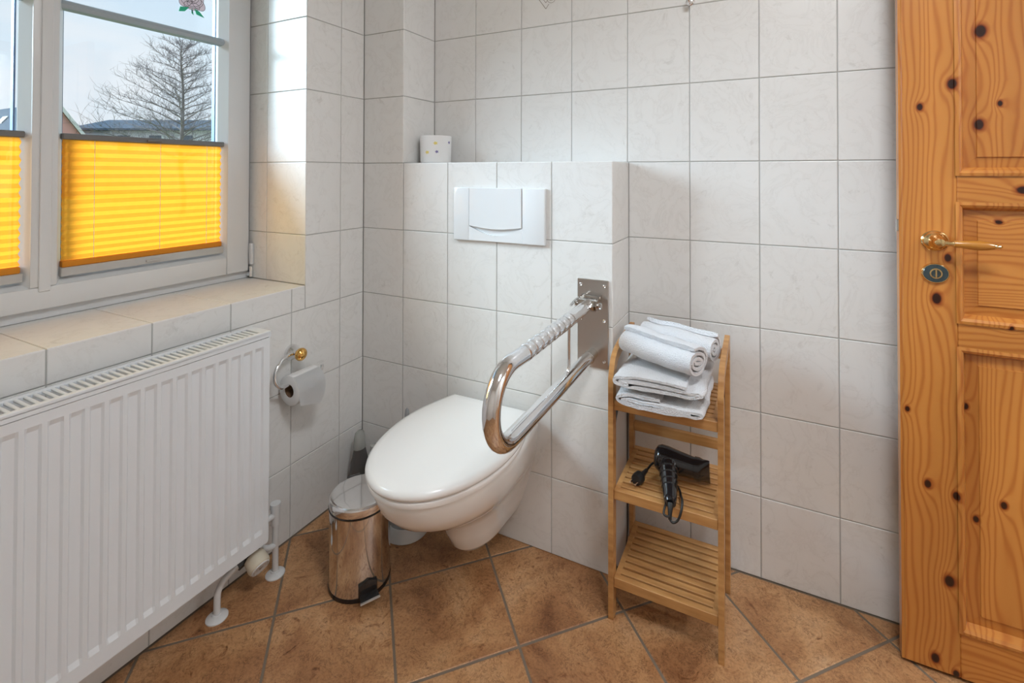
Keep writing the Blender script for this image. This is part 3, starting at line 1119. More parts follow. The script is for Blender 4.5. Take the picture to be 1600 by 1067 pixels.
# ------------------------------------------------------------------ spare roll on the ledge
sp = empty('spare_toilet_roll', (0.272, -0.088, BOX_Z), 'white spare toilet roll printed with pastel flowers on the ledge', 'toilet roll')
bm = B()
lathe(bm, (0.272, -0.088, BOX_Z + 0.0005), (0, 0, 1), [(0, 0.050), (0.002, 0.0575), (0.10, 0.0600), (0.103, 0.0590), (0.1035, 0.048), (0.101, 0.021), (0.06, 0.0205), (0.06, 0.001)], 40)
obj('paper', bm, 'paper_white', sp, smooth=40)


def on_roll(ang, z, pts, name, mat):
    bm = B()
    R = 0.0604
    v = []
    for (a, b_) in pts:
        t = ang + a / R
        v.append(bm.verts.new((0.272 + R * math.cos(t), -0.088 + R * math.sin(t), z + b_)))
    bm.faces.new(v)
    obj(name, bm, mat, sp)


fl = [((0.008 if k % 2 else 0.0045) * math.cos(2 * PI * k / 10) * 1.2, (0.008 if k % 2 else 0.0045) * math.sin(2 * PI * k / 10) * 0.9) for k in range(10)]
fl2 = [(a * 0.8, b_ * 0.9) for a, b_ in fl]
view_a = math.atan2(-1.59 + 0.088, 1.415 - 0.272)
on_roll(view_a - 0.02, BOX_Z + 0.074, fl, 'printed_flower', 'print_yellow')
on_roll(view_a - 0.55, BOX_Z + 0.040, fl, 'printed_flower', 'print_yellow')
on_roll(view_a + 0.06, BOX_Z + 0.042, fl2, 'printed_flower', 'print_violet')
on_roll(view_a + 0.95, BOX_Z + 0.078, fl2, 'printed_flower', 'print_violet')

# ------------------------------------------------------------------ flush plate
fp = empty('flush_plate', (0.6080, BOX_Y, 1.06), 'white plastic flush plate above the toilet', 'flush plate')
FY = BOX_Y - 0.013
fx0, fx1, fz0, fz1 = 0.4330, 0.7830, 0.970, 1.152
bx0, bx1, bz = 0.4985, 0.7000, 1.0215
bm = B()
box(bm, fx0, bx0 - 0.0012, FY, BOX_Y, fz0, fz1, 0.003, 3)
box(bm, bx1 + 0.0012, fx1, FY, BOX_Y, fz0, fz1, 0.003, 3)
# lower part with a curved hollow below the button
n = 16
top = [(bx0 - 0.002 + (bx1 - bx0 + 0.004) * k / n, bz - 0.030 * math.sin(PI * k / n)) for k in range(n + 1)]
prism(bm, [(bx0 - 0.002, fz0 + 0.002), (bx1 + 0.002, fz0 + 0.002)] + top[::-1], 'Y', FY + 0.0008, BOX_Y)
box(bm, bx0 - 0.002, bx1 + 0.002, BOX_Y - 0.004, BOX_Y, fz0 + 0.01, fz1 - 0.002)
obj('plate_frame', bm, 'flush_plastic', fp, smooth=30)
bm = B()
bot = [(bx0 + (bx1 - bx0) * k / n, bz - 0.009 * math.sin(PI * k / n)) for k in range(n + 1)]
rings = []
for (yy, ins) in ((BOX_Y - 0.003, 0.0), (FY - 0.0005, 0.0), (FY - 0.0022, 0.0015)):
    rings.append([(min(max(x, bx0 + ins), bx1 - ins), yy, z + ins) for (x, z) in bot] + [(bx1 - ins, yy, fz1 - 0.0005 - ins), (bx0 + ins, yy, fz1 - 0.0005 - ins)])
loft(bm, rings)
obj('push_button', bm, 'flush_plastic', fp, smooth=30)

# ------------------------------------------------------------------ toilet
TX = 0.5985
toi = empty('toilet', (TX, -0.45, 0.08), 'white wall-hung toilet with closed lid', 'toilet')


def egg(yb, yf, hw, hb, z, n=20, wide=0.45, ex=2.0):
    """outline of one level: flat back at yb with half width hb, widest hw, rounded front at yf"""
    L_ = yf - yb
    side = []
    for k in range(n + 1):
        th_ = -PI / 2 + PI * k / n if False else None
    pts = []
    for k in range(8):
        s = wide * k / 8
        w = hb + (hw - hb) * math.sin(PI / 2 * s / wide)
        pts.append((s, w))
    for k in range(n + 1):
        t = PI / 2 * k / n
        s = wide + (1 - wide) * math.sin(t) ** (2.0 / ex)
        w = hw * math.cos(t) ** (2.0 / ex)
        pts.append((s, w))
    right = [(TX + w, yb + L_ * s, z) for s, w in pts]
    left = [(TX - w, yb + L_ * s, z) for s, w in pts[:-1]]
    return right + left[::-1]


# bowl: levels from the foot up to the rim
levels = [  # z, front y, half width, back half width
    (0.082, -0.372, 0.050, 0.058), (0.088, -0.392, 0.066, 0.070), (0.105, -0.408, 0.076, 0.082), (0.150, -0.432, 0.086, 0.100),
    (0.200, -0.462, 0.098, 0.118), (0.235, -0.500, 0.112, 0.128), (0.262, -0.548, 0.132, 0.136), (0.288, -0.600, 0.151, 0.143),
    (0.318, -0.645, 0.166, 0.149), (0.350, -0.674, 0.175, 0.153), (0.385, -0.690, 0.180, 0.156), (0.402, -0.694, 0.181, 0.157), (0.408, -0.690, 0.177, 0.154)]
bm = B()
loft(bm, [egg(BOX_Y, yf, hw, hb, z) for (z, yf, hw, hb) in levels])
obj('bowl', bm, 'ceramic', toi, smooth=50)


def slab(lv, wide=0.42, ex=2.05):
    bm = B()
    loft(bm, [egg(yb, yf, hw, hb, z, 24, wide, ex) for (z, yb, yf, hw, hb) in lv])
    return bm


obj('seat', slab([(0.4085, -0.232, -0.694, 0.181, 0.138), (0.410, -0.228, -0.702, 0.188, 0.142), (0.418, -0.226, -0.705, 0.190, 0.144), (0.424, -0.226, -0.704, 0.189, 0.144), (0.427, -0.230, -0.698, 0.184, 0.14)]), 'seat_plastic', toi, smooth=50)
obj('lid', slab([(0.4285, -0.226, -0.698, 0.185, 0.138), (0.430, -0.222, -0.706, 0.191, 0.142), (0.437, -0.220, -0.709, 0.194, 0.146), (0.445, -0.221, -0.707, 0.192, 0.145), (0.4515, -0.226, -0.698, 0.185, 0.139), (0.4545, -0.236, -0.680, 0.172, 0.128), (0.4560, -0.260, -0.640, 0.140, 0.104), (0.4570, -0.32, -0.54, 0.07, 0.06)]), 'seat_plastic', toi, smooth=60)
bm = B()
lathe(bm, (TX - 0.145, -0.212, 0.424), (1, 0, 0), [(0, 0.004), (0.003, 0.011), (0.05, 0.012), (0.24, 0.012), (0.287, 0.011), (0.29, 0.004)], 16)
obj('hinge', bm, 'seat_plastic', toi, smooth=40)

# ------------------------------------------------------------------ fold-up grab rail
GXc = 0.9400
gr_ = empty('grab_rail', (GXc, BOX_Y, 0.75), 'chrome fold-up grab rail beside the toilet on steel wall plate', 'grab rail')
bm = B()
box(bm, 0.8900, 0.9890, BOX_Y - 0.0055, BOX_Y, 0.612, 0.878, 0.0015, 1)
plate = obj('wall_plate', bm, 'brushed_steel', gr_)
for (sx, sz_) in ((0.902, 0.861), (0.977, 0.861), (0.902, 0.757), (0.977, 0.757), (0.902, 0.634), (0.977, 0.634)):
    bm = B()
    lathe(bm, (sx, BOX_Y - 0.0055, sz_), (0, -1, 0), [(0, 0.0052), (0.0012, 0.0050), (0.0018, 0.0035), (0.0006, 0.0018)], 14)
    obj('screw', bm, 'chrome', plate, smooth=40)
zU, zL = 0.812, 0.655
TR = 0.0182
bm = B()
yE = -0.792
rbend = (zU - zL) / 2
path = [(GXc, -0.225, zU), (GXc, -0.30, zU - 0.001)]
for k in range(1, 8):
    path.append((GXc, -0.30 + (yE + rbend + 0.30) * k / 8, zU - 0.002))
for k in range(0, 17):
    a = PI / 2 + PI * k / 16
    path.append((GXc, yE + rbend + rbend * math.cos(a), (zU + zL) / 2 + rbend * math.sin(a)))
for k in range(1, 9):
    path.append((GXc, yE + rbend + (-0.235 - yE - rbend) * k / 8, zL))
tube(bm, path, TR, 20)
rail = obj('rail', bm, 'chrome', gr_, smooth=50)
# ribbed grip on the upper tube
for k in range(8):
    y_ = -0.40 - 0.034 * k
    bm = B()
    lathe(bm, (GXc, y_ + 0.0145, zU - 0.002), (0, -1, 0), [(0, TR - 0.0004), (0.002, TR + 0.0005), (0.016, TR + 0.0009), (0.031, TR + 0.0005), (0.033, TR - 0.0004)], 20, caps=False)
    obj('grip_ring', bm, 'chrome', rail, smooth=50)
bm = B()
tube(bm, smooth_path([(GXc, -0.388, zU - 0.010), (GXc, -0.388, zU - 0.06), (GXc, -0.388, zL + 0.045), (GXc, -0.394, zL + 0.022), (GXc, -0.41, zL + 0.013)], 5), 0.0042, 10)
obj('stay', bm, 'chrome', gr_, smooth=50)
bm = B()
tube(bm, [(GXc, -0.245, zL), (GXc, BOX_Y - 0.005, zL)], TR - 0.002, 18)
tube(bm, [(GXc, -0.236, zL), (GXc, -0.228, zL)], TR + 0.0008, 18)
obj('support_foot', bm, 'steel_bright', gr_, smooth=50)
# hinge fork with pin
bm = B()
for s in (-1, 1):
    x = GXc + s * 0.026
    prism(bm, [(BOX_Y - 0.005, zU + 0.022), (BOX_Y - 0.005, zU - 0.020), (-0.236, zU - 0.014), (-0.246, zU), (-0.238, zU + 0.014), (-0.21, zU + 0.024)], 'X', x - 0.0035, x + 0.0035)
tube(bm, [(GXc - 0.036, -0.232, zU), (GXc + 0.036, -0.232, zU)], 0.0065, 14)
tube(bm, [(GXc - 0.040, -0.232, zU), (GXc - 0.034, -0.232, zU)], 0.0095, 14)
tube(bm, [(GXc + 0.034, -0.232, zU), (GXc + 0.040, -0.232, zU)], 0.0095, 14)
tube(bm, [(GXc - 0.022, -0.232, zU), (GXc + 0.022, -0.232, zU)], 0.0185, 18)
tube(bm, [(GXc - 0.030, -0.206, zU + 0.014), (GXc + 0.030, -0.206, zU + 0.014)], 0.0085, 14)
tube(bm, smooth_path([(GXc - 0.033, -0.206, zU + 0.014), (GXc - 0.043, -0.225, zU + 0.008), (GXc - 0.050, -0.248, zU - 0.004)], 5), 0.004, 8)
obj('hinge_bracket', bm, 'steel_bright', gr_, smooth=40)

# ------------------------------------------------------------------ pedal bin
BX, BYc = 0.325, -0.515
BR = 0.0860
pb = empty('pedal_bin', (BX, BYc, 0), 'mirror-chrome pedal bin on the floor left of the toilet', 'bin')
bm = B()
lathe(bm, (BX, BYc, 0.008), (0, 0, 1), [(0, BR), (0.002, BR + 0.0005), (0.225, BR - 0.001), (0.226, BR - 0.004)], 48)
obj('body', bm, 'chrome', pb, smooth=40)
bm = B()
lathe(bm, (BX, BYc, 0.0), (0, 0, 1), [(0, BR + 0.001), (0.008, BR + 0.002), (0.012, BR + 0.0008)], 48)
obj('base_ring', bm, 'black_plastic', pb, smooth=40)
bm = B()
lathe(bm, (BX, BYc, 0.226), (0, 0, 1), [(0, BR - 0.001), (0.003, BR + 0.0015), (0.005, BR + 0.0015), (0.007, BR - 0.002)], 48)
obj('rim', bm, 'black_plastic', pb, smooth=40)
bm = B()
lathe(bm, (BX, BYc, 0.233), (0, 0, 1), [(0, BR), (0.018, BR + 0.0005), (0.022, BR - 0.0015), (0.0245, BR - 0.005), (0.0255, BR - 0.010), (0.0265, BR - 0.028), (0.0275, 0.03), (0.028, 0.004)], 48)
obj('lid', bm, 'chrome', pb, smooth=50)
pd = Vector((1.415 - BX, -1.59 - BYc, 0)).normalized()
pd = Matrix.Rotation(math.radians(14), 3, 'Z') @ pd
ps = Vector((-pd.y, pd.x, 0))
pc = Vector((BX, BYc, 0))
bm = B()


def rel(a, s, z):
    return pc + pd * a + ps * s + Vector((0, 0, z))


rg = []
for (a, hw, z0, z1) in ((BR - 0.012, 0.024, 0.006, 0.058), (BR + 0.004, 0.026, 0.006, 0.046), (BR + 0.007, 0.022, 0.008, 0.036)):
    rg.append([rel(a, -hw, z0), rel(a, hw, z0), rel(a, hw, z1), rel(a, 0, z1 + 0.012), rel(a, -hw, z1)])
loft(bm, rg)
pb_p = obj('pedal_mount', bm, 'black_plastic', pb)
bm = B()
loft(bm, [[rel(BR - 0.002, -0.022, 0.024), rel(BR - 0.002, 0.022, 0.024), rel(BR - 0.002, 0.022, 0.030), rel(BR - 0.002, -0.022, 0.030)],
          [rel(BR + 0.026, -0.026, 0.013), rel(BR + 0.026, 0.026, 0.013), rel(BR + 0.026, 0.026, 0.019), rel(BR + 0.026, -0.026, 0.019)]])
box(bm, 0, 0, 0, 0, 0, 0) if False else None
obj('pedal', bm, 'black_plastic', pb_p)
bm = B()
tube(bm, [rel(BR + 0.0265, -0.027, 0.0165), rel(BR + 0.0265, 0.027, 0.0165)], 0.0042, 8)
obj('pedal_edge', bm, 'steel_bright', pb_p, smooth=40)
hb = Vector((-0.85, 0.53, 0)).normalized()
hs = Vector((-hb.y, hb.x, 0))
bm = B()
cc_ = pc + hb * (BR - 0.002) + Vector((0, 0, 0.247))
box(bm, -0.02, 0.02, -0.008, 0.010, -0.012, 0.010, 0.004, 2)
bmesh.ops.transform(bm, matrix=Matrix.Translation(cc_) @ Matrix((hs, hb, Vector((0, 0, 1)))).transposed().to_4x4(), verts=bm.verts[:])
obj('lid_hinge', bm, 'black_plastic', pb, smooth=40)

# ------------------------------------------------------------------ toilet brush behind the bin
br_x, br_y = 0.318, -0.300
tb_ = empty('toilet_brush', (br_x, br_y, 0), 'white toilet brush set on the floor behind the bin', 'toilet brush')
bm = B()
lathe(bm, (br_x, br_y, 0.0), (0, 0, 1), [(0, 0.072), (0.003, 0.074), (0.022, 0.066), (0.036, 0.060), (0.039, 0.058), (0.037, 0.055), (0.01, 0.050), (0.008, 0.001)], 36)
obj('holder', bm, 'white_plastic', tb_, smooth=40)
bm = B()
lathe(bm, (br_x, br_y, 0.02), (0, 0, 1), [(0, 0.02), (0.01, 0.034), (0.05, 0.036), (0.065, 0.02)], 20)
obj('bristles', bm, 'grey_plastic', tb_, smooth=40)
bm = B()
tube(bm, [(br_x, br_y, 0.08), (br_x, br_y, 0.20), (br_x - 0.001, br_y, 0.385), (br_x - 0.001, br_y, 0.400), (br_x - 0.001, br_y, 0.405)], [0.007, 0.006, 0.0075, 0.006, 0.002], 12)
obj('handle', bm, 'grey_plastic', tb_, smooth=40)

# ------------------------------------------------------------------ cleaning bottles in the corner
bo = empty('cleaner_bottle', (0.060, -0.258, 0), 'grey cleaner bottle with clear cap in the corner behind the bin', 'bottle')
bm = B()
lathe(bm, (0.060, -0.258, 0.0), (0, 0, 1), [(0, 0.036), (0.004, 0.038), (0.10, 0.038), (0.145, 0.034), (0.175, 0.026), (0.19, 0.022)], 28, ell=(1.0, 0.75))
obj('body', bm, 'bottle_dark', bo, smooth=40)
bm = B()
lathe(bm, (0.060, -0.258, 0.188), (0, 0, 1), [(0, 0.0235), (0.035, 0.022), (0.055, 0.018), (0.062, 0.010), (0.064, 0.002)], 24, ell=(1.0, 0.8))
obj('cap', bm, 'bottle_clear', bo, smooth=40)
bo2 = empty('cleaner_bottle', (0.135, -0.262, 0), 'pale bottle with yellow-green label half hidden behind toilet lid', 'bottle')
bm = B()
lathe(bm, (0.135, -0.262, 0.0), (0, 0, 1), [(0, 0.032), (0.004, 0.034), (0.13, 0.034), (0.165, 0.022), (0.185, 0.013), (0.2, 0.013)], 28, ell=(1.0, 0.75))
obj('body', bm, 'bottle_white', bo2, smooth=40)
bm = B()
lathe(bm, (0.135, -0.262, 0.04), (0, 0, 1), [(0, 0.0345), (0.085, 0.0345)], 28, caps=False, ell=(1.0, 0.75))
obj('bottle_label', bm, 'bottle_label', bo2, smooth=40)
bm = B()
lathe(bm, (0.135, -0.262, 0.198), (0, 0, 1), [(0, 0.014), (0.02, 0.0135), (0.022, 0.004)], 20)
obj('cap', bm, 'bottle_clear', bo2, smooth=40)

# ------------------------------------------------------------------ bamboo rack
RKX0, RKX1 = 1.0275, 1.3205
PW, PD = 0.0140, 0.028
YF, YB = -0.3210, -0.0760          # front face of the front posts, rear face of the rear posts
rack = empty('bamboo_rack', ((RKX0 + RKX1) / 2, -0.2, 0), 'small three-tier bamboo rack between box wall and door', 'rack')


def post_front(x0, x1):
    """front post that bends back at the top to the rear post"""
    cl = smooth_path([(YF + PD / 2, 0.0), (YF + PD / 2, 0.3), (YF + PD / 2, 0.60), (YF + PD / 2 + 0.002, 0.645), (YF + PD / 2 + 0.018, 0.683), (YF + PD / 2 + 0.05, 0.702), (YF + 0.13, 0.714), (YB - 0.008, 0.724)] if False else
                     [(YF + PD / 2, 0.0, 0), (YF + PD / 2, 0.3, 0), (YF + PD / 2, 0.61, 0), (YF + PD / 2 + 0.003, 0.650, 0), (YF + PD / 2 + 0.020, 0.684, 0), (YF + PD / 2 + 0.055, 0.700, 0), (YF + 0.14, 0.710, 0), (YB - 0.006, 0.718, 0)], 5)
    bm = B()
    rings = []
    m_ = len(cl)
    for i, p in enumerate(cl):
        t = (cl[min(i + 1, m_ - 1)] - cl[max(i - 1, 0)]).normalized()
        nrm = Vector((-t.y, t.x, 0))
        h = PD / 2
        a, b_ = p + nrm * h, p - nrm * h
        rings.append([(x0, a.x, a.y), (x1, a.x, a.y), (x1, b_.x, b_.y), (x0, b_.x, b_.y)])
    loft(bm, rings)
    return bm


for (x0, x1) in ((RKX0, RKX0 + PW), (RKX1 - PW, RKX1)):
    obj('front_post', post_front(x0, x1), 'bamboo', rack, smooth=30)
    bm = B()
    box(bm, x0, x1, YB - 0.024, YB, 0, 0.70, 0.0015, 1)
    obj('rear_post', bm, 'bamboo', rack)
shelf_z = (0.112, 0.347, 0.587)
for sz_ in shelf_z:
    x0, x1 = RKX0 + PW, RKX1 - PW
    for (y0, y1) in ((YF + 0.004, YF + 0.022), (YB - 0.022, YB - 0.004)):
        bm = B()
        box(bm, x0, x1, y0, y1, sz_ - 0.026, sz_, 0.0015, 1)
        obj('shelf_rail', bm, 'bamboo', rack)
    for (a, b_) in ((x0, x0 + 0.014), (x1 - 0.014, x1)):
        bm = B()
        box(bm, a, b_, YF + 0.022, YB - 0.022, sz_ - 0.018, sz_ - 0.0005, 0.001, 1)
        obj('side_rail', bm, 'bamboo', rack)
    ny = 8
    ya_, yb2 = YF + 0.024, YB - 0.024
    stp = (yb2 - ya_) / ny
    for k in range(ny):
        bm = B()
        box(bm, x0 + 0.010, x1 - 0.010, ya_ + stp * k + 0.0034, ya_ + stp * (k + 1) - 0.0034, sz_ - 0.012, sz_ - 0.001, 0.0012, 1)
        obj('slat', bm, 'bamboo', rack)
bm = B()
box(bm, RKX0 + PW, RKX1 - PW, YB - 0.020, YB - 0.006, 0.400, 0.428, 0.0015, 1)
obj('back_rail', bm, 'bamboo', rack)
bm = B()
box(bm, RKX0 + PW, RKX1 - PW, YB - 0.020, YB - 0.006, 0.664, 0.692, 0.0015, 1)
obj('back_rail', bm, 'bamboo', rack)

# slim white slab standing between the rack and the box wall
slb = empty('upright_slab', (1.012, -0.16, 0.0), 'slim white slab with dark rounded rim stood between rack and box wall', 'slab')


def round_rect(y0, y1, z0, z1, r, n=10):
    pts = []
    for (cy, cz, a0) in ((y1 - r, z1 - r, 0), (y0 + r, z1 - r, PI / 2), (y0 + r, z0 + r, PI), (y1 - r, z0 + r, 1.5 * PI)):
        for k in range(n + 1):
            a = a0 + PI / 2 * k / n
            pts.append((cy + r * math.cos(a), cz + r * math.sin(a)))
    return pts


bm = B()
prism(bm, round_rect(-0.212, -0.060, 0.0, 0.520, 0.075), 'X', 1.0030, 1.0150)
obj('rim', bm, 'black_rubber', slb)
bm = B()
prism(bm, round_rect(-0.206, -0.086, 0.022, 0.500, 0.058), 'X', 1.0150, 1.0165)
obj('face', bm, 'slab_white', slb)

# ------------------------------------------------------------------ towels


def wobble(p, amp, sc):
    q = Vector(p) * sc
    return Vector((mnoise.noise(q), mnoise.noise(q + Vector((7.1, 3.3, 1.7))), mnoise.noise(q + Vector((2.2, 9.1, 5.3))))) * amp


def folded_towel(name, label, cx_, cz_, w, h, yf, yb, turns, th, amp=0.0052, squeeze=None, phase=0.0):
    """a towel folded to a flat coil, folds left and right, open side to the front"""
    t_ = empty(name, (cx_, (yf + yb) / 2, cz_ - h / 2), label, 'towel', 'white towels on the top tier')
    nS = int(64 * turns)
    mid = []
    for k in range(nS + 1):
        s = k / nS
        a = phase + 2 * PI * turns * s
        q = s * turns
        hw = w / 2 - th / 2 - q * th * 0.98
        hh = h / 2 - th / 2 - q * th * 0.98
        hh = max(hh, th * 0.25)
        hw = max(hw, th)
        ca, sa = math.cos(a), math.sin(a)
        e_ = 0.36 if hh < hw else 0.8
        x = hw * math.copysign(abs(ca) ** 0.42, ca)
        z = hh * math.copysign(abs(sa) ** 0.75, sa)
        mid.append(Vector((x, z)))
    nY = 12
    bm = B()
    rows = []
    for j in range(nY + 1):
        f = j / nY
        y = yf + (yb - yf) * f
        ring_o, ring_i = [], []
        edge = 1.0 - 0.42 * (max(0, 1 - f * 9) ** 2 + max(0, 1 - (1 - f) * 9) ** 2)
        for k in range(nS + 1):
            t = (mid[min(k + 1, nS)] - mid[max(k - 1, 0)]).normalized()
            nn = Vector((t.y, -t.x)) * th * 0.46 * edge
            for lst, sg in ((ring_o, 1), (ring_i, -1)):
                p = mid[k] + nn * sg
                P3 = Vector((cx_ + p.x, y, cz_ + p.y))
                P3 += wobble((P3.x, P3.y, P3.z * 1.5), amp, 26.0)
                P3.y += mnoise.noise(Vector((p.x * 20, p.y * 60, 3 + j * 0.0))) * 0.004
                lst.append(P3)
        rows.append(ring_o + ring_i[::-1])
    loft(bm, rows)
    obj('towel_cloth', bm, 'towel_cotton', t_, smooth=70)
    return t_


def rolled_towel(name, label, A, Bp, rx, rz, turns, th, amp=0.003, phase=0.0):
    A, Bp = Vector(A), Vector(Bp)
    t_ = empty(name, (A + Bp) / 2 - Vector((0, 0, rz)), label, 'towel', 'white towels on the top tier')
    d = (Bp - A).normalized()
    u = d.cross(Vector((0, 0, 1))).normalized()
    v = u.cross(d).normalized()
    nS = int(44 * turns)
    mid = []
    for k in range(nS + 1):
        s = k / nS
        a = phase + 2 * PI * turns * s
        q = s * turns
        mid.append(Vector((max(rx - th / 2 - q * th * 1.02, 0.002) * math.cos(a), max(rz - th / 2 - q * th * 1.02, 0.002) * math.sin(a))))
    nY = 16
    rows = []
    for j in range(nY + 1):
        f = j / nY
        edge = 1.0 - 0.35 * (max(0, 1 - f * 12) ** 2 + max(0, 1 - (1 - f) * 12) ** 2)
        ro, ri = [], []
        for k in range(nS + 1):
            t = (mid[min(k + 1, nS)] - mid[max(k - 1, 0)]).normalized()
            nn = Vector((t.y, -t.x)) * th * 0.47 * edge
            for lst, sg in ((ro, 1), (ri, -1)):
                p = mid[k] + nn * sg
                P3 = A + (Bp - A) * f + u * p.x + v * p.y
                P3 += wobble(P3, amp, 18.0)
                lst.append(P3)
        rows.append(ro + ri[::-1])
    bm = B()
    loft(bm, rows)
    obj('towel_cloth', bm, 'towel_cotton', t_, smooth=70)
    return t_


TZ = shelf_z[2]
folded_towel('folded_towel', 'folded white towel lying directly on the top tier, lowest of the towels', 1.1720, TZ + 0.0245, 0.240, 0.046, -0.356, -0.115, 1.6, 0.0135, phase=PI * 0.5)
folded_towel('folded_towel', 'thick folded white towel between the lowest towel and the rolled ones', 1.1690, TZ + 0.0720, 0.246, 0.046, -0.358, -0.110, 1.45, 0.0145, phase=PI * 0.4)
rolled_towel('rolled_towel', 'front rolled white towel with its coiled end facing right', (1.062, -0.245, TZ + 0.147), (1.262, -0.322, TZ + 0.141), 0.053, 0.0425, 2.9, 0.0128, amp=0.0042, phase=1.2)
rolled_towel('rolled_towel', 'rear rolled white towel touching the rack side behind the front roll', (1.085, -0.150, TZ + 0.147), (1.292, -0.205, TZ + 0.141), 0.047, 0.042, 2.6, 0.0135, amp=0.0042, phase=2.0)

# ------------------------------------------------------------------ hair dryer on the middle tier
HZ = shelf_z[1]
hd = empty('hair_dryer', (1.18, -0.22, HZ), 'black hair dryer with cord on the middle tier of the rack', 'hair dryer')
A = Vector((1.142, -0.196, HZ + 0.048))
Bq = Vector((1.236, -0.196, HZ + 0.043))
ax = (Bq - A).normalized()
bm = B()
lathe(bm, A - ax * 0.016, ax, [(0, 0.004), (0.002, 0.020), (0.008, 0.030), (0.018, 0.0345), (0.035, 0.0345), (0.07, 0.030), (0.105, 0.0265), (0.112, 0.0255)], 32)
barrel = obj('barrel', bm, 'black_plastic', hd, smooth=40)
# flattened concentrator nozzle
nb = A + ax * 0.094
rings = []
for (h, w, t) in ((0, 0.0285, 0.0285), (0.012, 0.030, 0.029), (0.022, 0.033, 0.022), (0.036, 0.041, 0.010), (0.040, 0.041, 0.0085)):
    ring = []
    for k in range(28):
        a = 2 * PI * k / 28
        # wide in the upright direction, thin sideways
        wv = (Vector((0.0, -0.35, 0.94)).normalized() * (w * math.sin(a)) + Vector((0.0, 0.94, 0.35)).normalized() * (t * math.cos(a)))
        ring.append(nb + ax * h + wv)
    rings.append(ring)
bm = B()
loft(bm, rings)
obj('nozzle', bm, 'black_plastic', hd, smooth=40)
# handle pointing down towards the front edge
hp = smooth_path([(1.163, -0.200, HZ + 0.046), (1.172, -0.235, HZ + 0.040), (1.182, -0.275, HZ + 0.027), (1.190, -0.312, HZ + 0.016), (1.193, -0.325, HZ + 0.012)], 5)
rr = [0.030 - 0.016 * (i / (len(hp) - 1)) ** 0.75 for i in range(len(hp))]
bm = B()
tube(bm, hp, rr, 22)
hnd = obj('handle', bm, 'black_plastic', hd, smooth=40)
for k in range(5):
    i = 3 + k * 2
    bm = B()
    t = (hp[i + 1] - hp[i]).normalized()
    lathe(bm, hp[i], t, [(-0.003, rr[i]), (0, rr[i] + 0.0018), (0.003, rr[i + 1])], 22, caps=False)
    obj('handle_ridge', bm, 'black_plastic', hnd, smooth=50)
bm = B()
tube(bm, [(1.193, -0.325, HZ + 0.012), (1.194, -0.333, HZ + 0.006), (1.1945, -0.340, HZ - 0.006), (1.195, -0.343, HZ - 0.016)], [0.0085, 0.0065, 0.005, 0.004], 12)
obj('cord_sleeve', bm, 'black_rubber', hd, smooth=40)
bm = B()
tube(bm, smooth_path([(1.195, -0.343, HZ - 0.016), (1.203, -0.345, HZ - 0.020), (1.214, -0.344, HZ - 0.012), (1.222, -0.340, HZ + 0.010), (1.222, -0.322, HZ + 0.026), (1.214, -0.29, HZ + 0.016), (1.203, -0.25, HZ + 0.007), (1.180, -0.215, HZ + 0.004), (1.150, -0.19, HZ + 0.006), (1.128, -0.18, HZ + 0.020), (1.118, -0.195, HZ + 0.022), (1.109, -0.225, HZ + 0.017)], 6), 0.0030, 8)
tube(bm, smooth_path([(1.185, -0.300, HZ + 0.004), (1.181, -0.326, HZ + 0.006), (1.180, -0.344, HZ - 0.004), (1.187, -0.346, HZ - 0.008), (1.195, -0.342, HZ - 0.008)], 5), 0.0028, 8)
obj('cord', bm, 'black_rubber', hd, smooth=50)
bm = B()
tube(bm, [(1.1095, -0.222, HZ + 0.018), (1.103, -0.245, HZ + 0.016), (1.101, -0.252, HZ + 0.016), (1.099, -0.256, HZ + 0.016), (1.095, -0.270, HZ + 0.0165), (1.093, -0.277, HZ + 0.0165)], [0.005, 0.007, 0.010, 0.0155, 0.016, 0.0145], 16)
plug = obj('plug', bm, 'black_rubber', hd, smooth=40)
bm = B()
for s in (-1, 1):
    p0 = Vector((1.093, -0.277, HZ + 0.0165)) + Vector((0.95, -0.3, 0)) * 0.0075 * s
    tube(bm, [p0, p0 + Vector((-0.005, -0.017, 0))], 0.0022, 8)
obj('plug_pins', bm, 'chrome', plug, smooth=40)

# ------------------------------------------------------------------ chrome hook high on the back wall
hk = empty('wall_hook', (1.2006, 0.0, 1.735), 'small chrome hook on the back wall at the upper picture edge', 'hook')
bm = B()
lathe(bm, (1.2006, 0.0, 1.748), (0, -1, 0), [(0, 0.013), (0.003, 0.013), (0.006, 0.010), (0.008, 0.006)], 20)
obj('rosette', bm, 'chrome', hk, smooth=40)
bm = B()
tube(bm, smooth_path([(1.2006, -0.006, 1.748), (1.2006, -0.018, 1.740), (1.2006, -0.030, 1.737), (1.2006, -0.038, 1.748), (1.2006, -0.040, 1.762)], 5), 0.004, 10)
lathe(bm, (1.2006, -0.022, 1.731), (0, 0, 1), [(0, 0.002), (0.002, 0.006), (0.006, 0.0078), (0.010, 0.006), (0.012, 0.002)], 14)
obj('hook_arm', bm, 'chrome', hk, smooth=40)

# ------------------------------------------------------------------ open pine door lying along the back wall
DFY = -0.1170
DX0, DX1 = 1.7150, 2.5750
dL = Vector((DX0, DFY, 0.0))
door = empty('door_1', dL, 'varnished knotty pine panel door standing open along the back wall', kind='structure')
DH = 2.01
DT = 0.040
sw = 0.1130


def dboard(bm, x0, x1, z0, z1, y0=DFY, y1=DFY + DT, bev=0.002):
    box(bm, x0, x1, y0, y1, z0, z1, bev, 1)


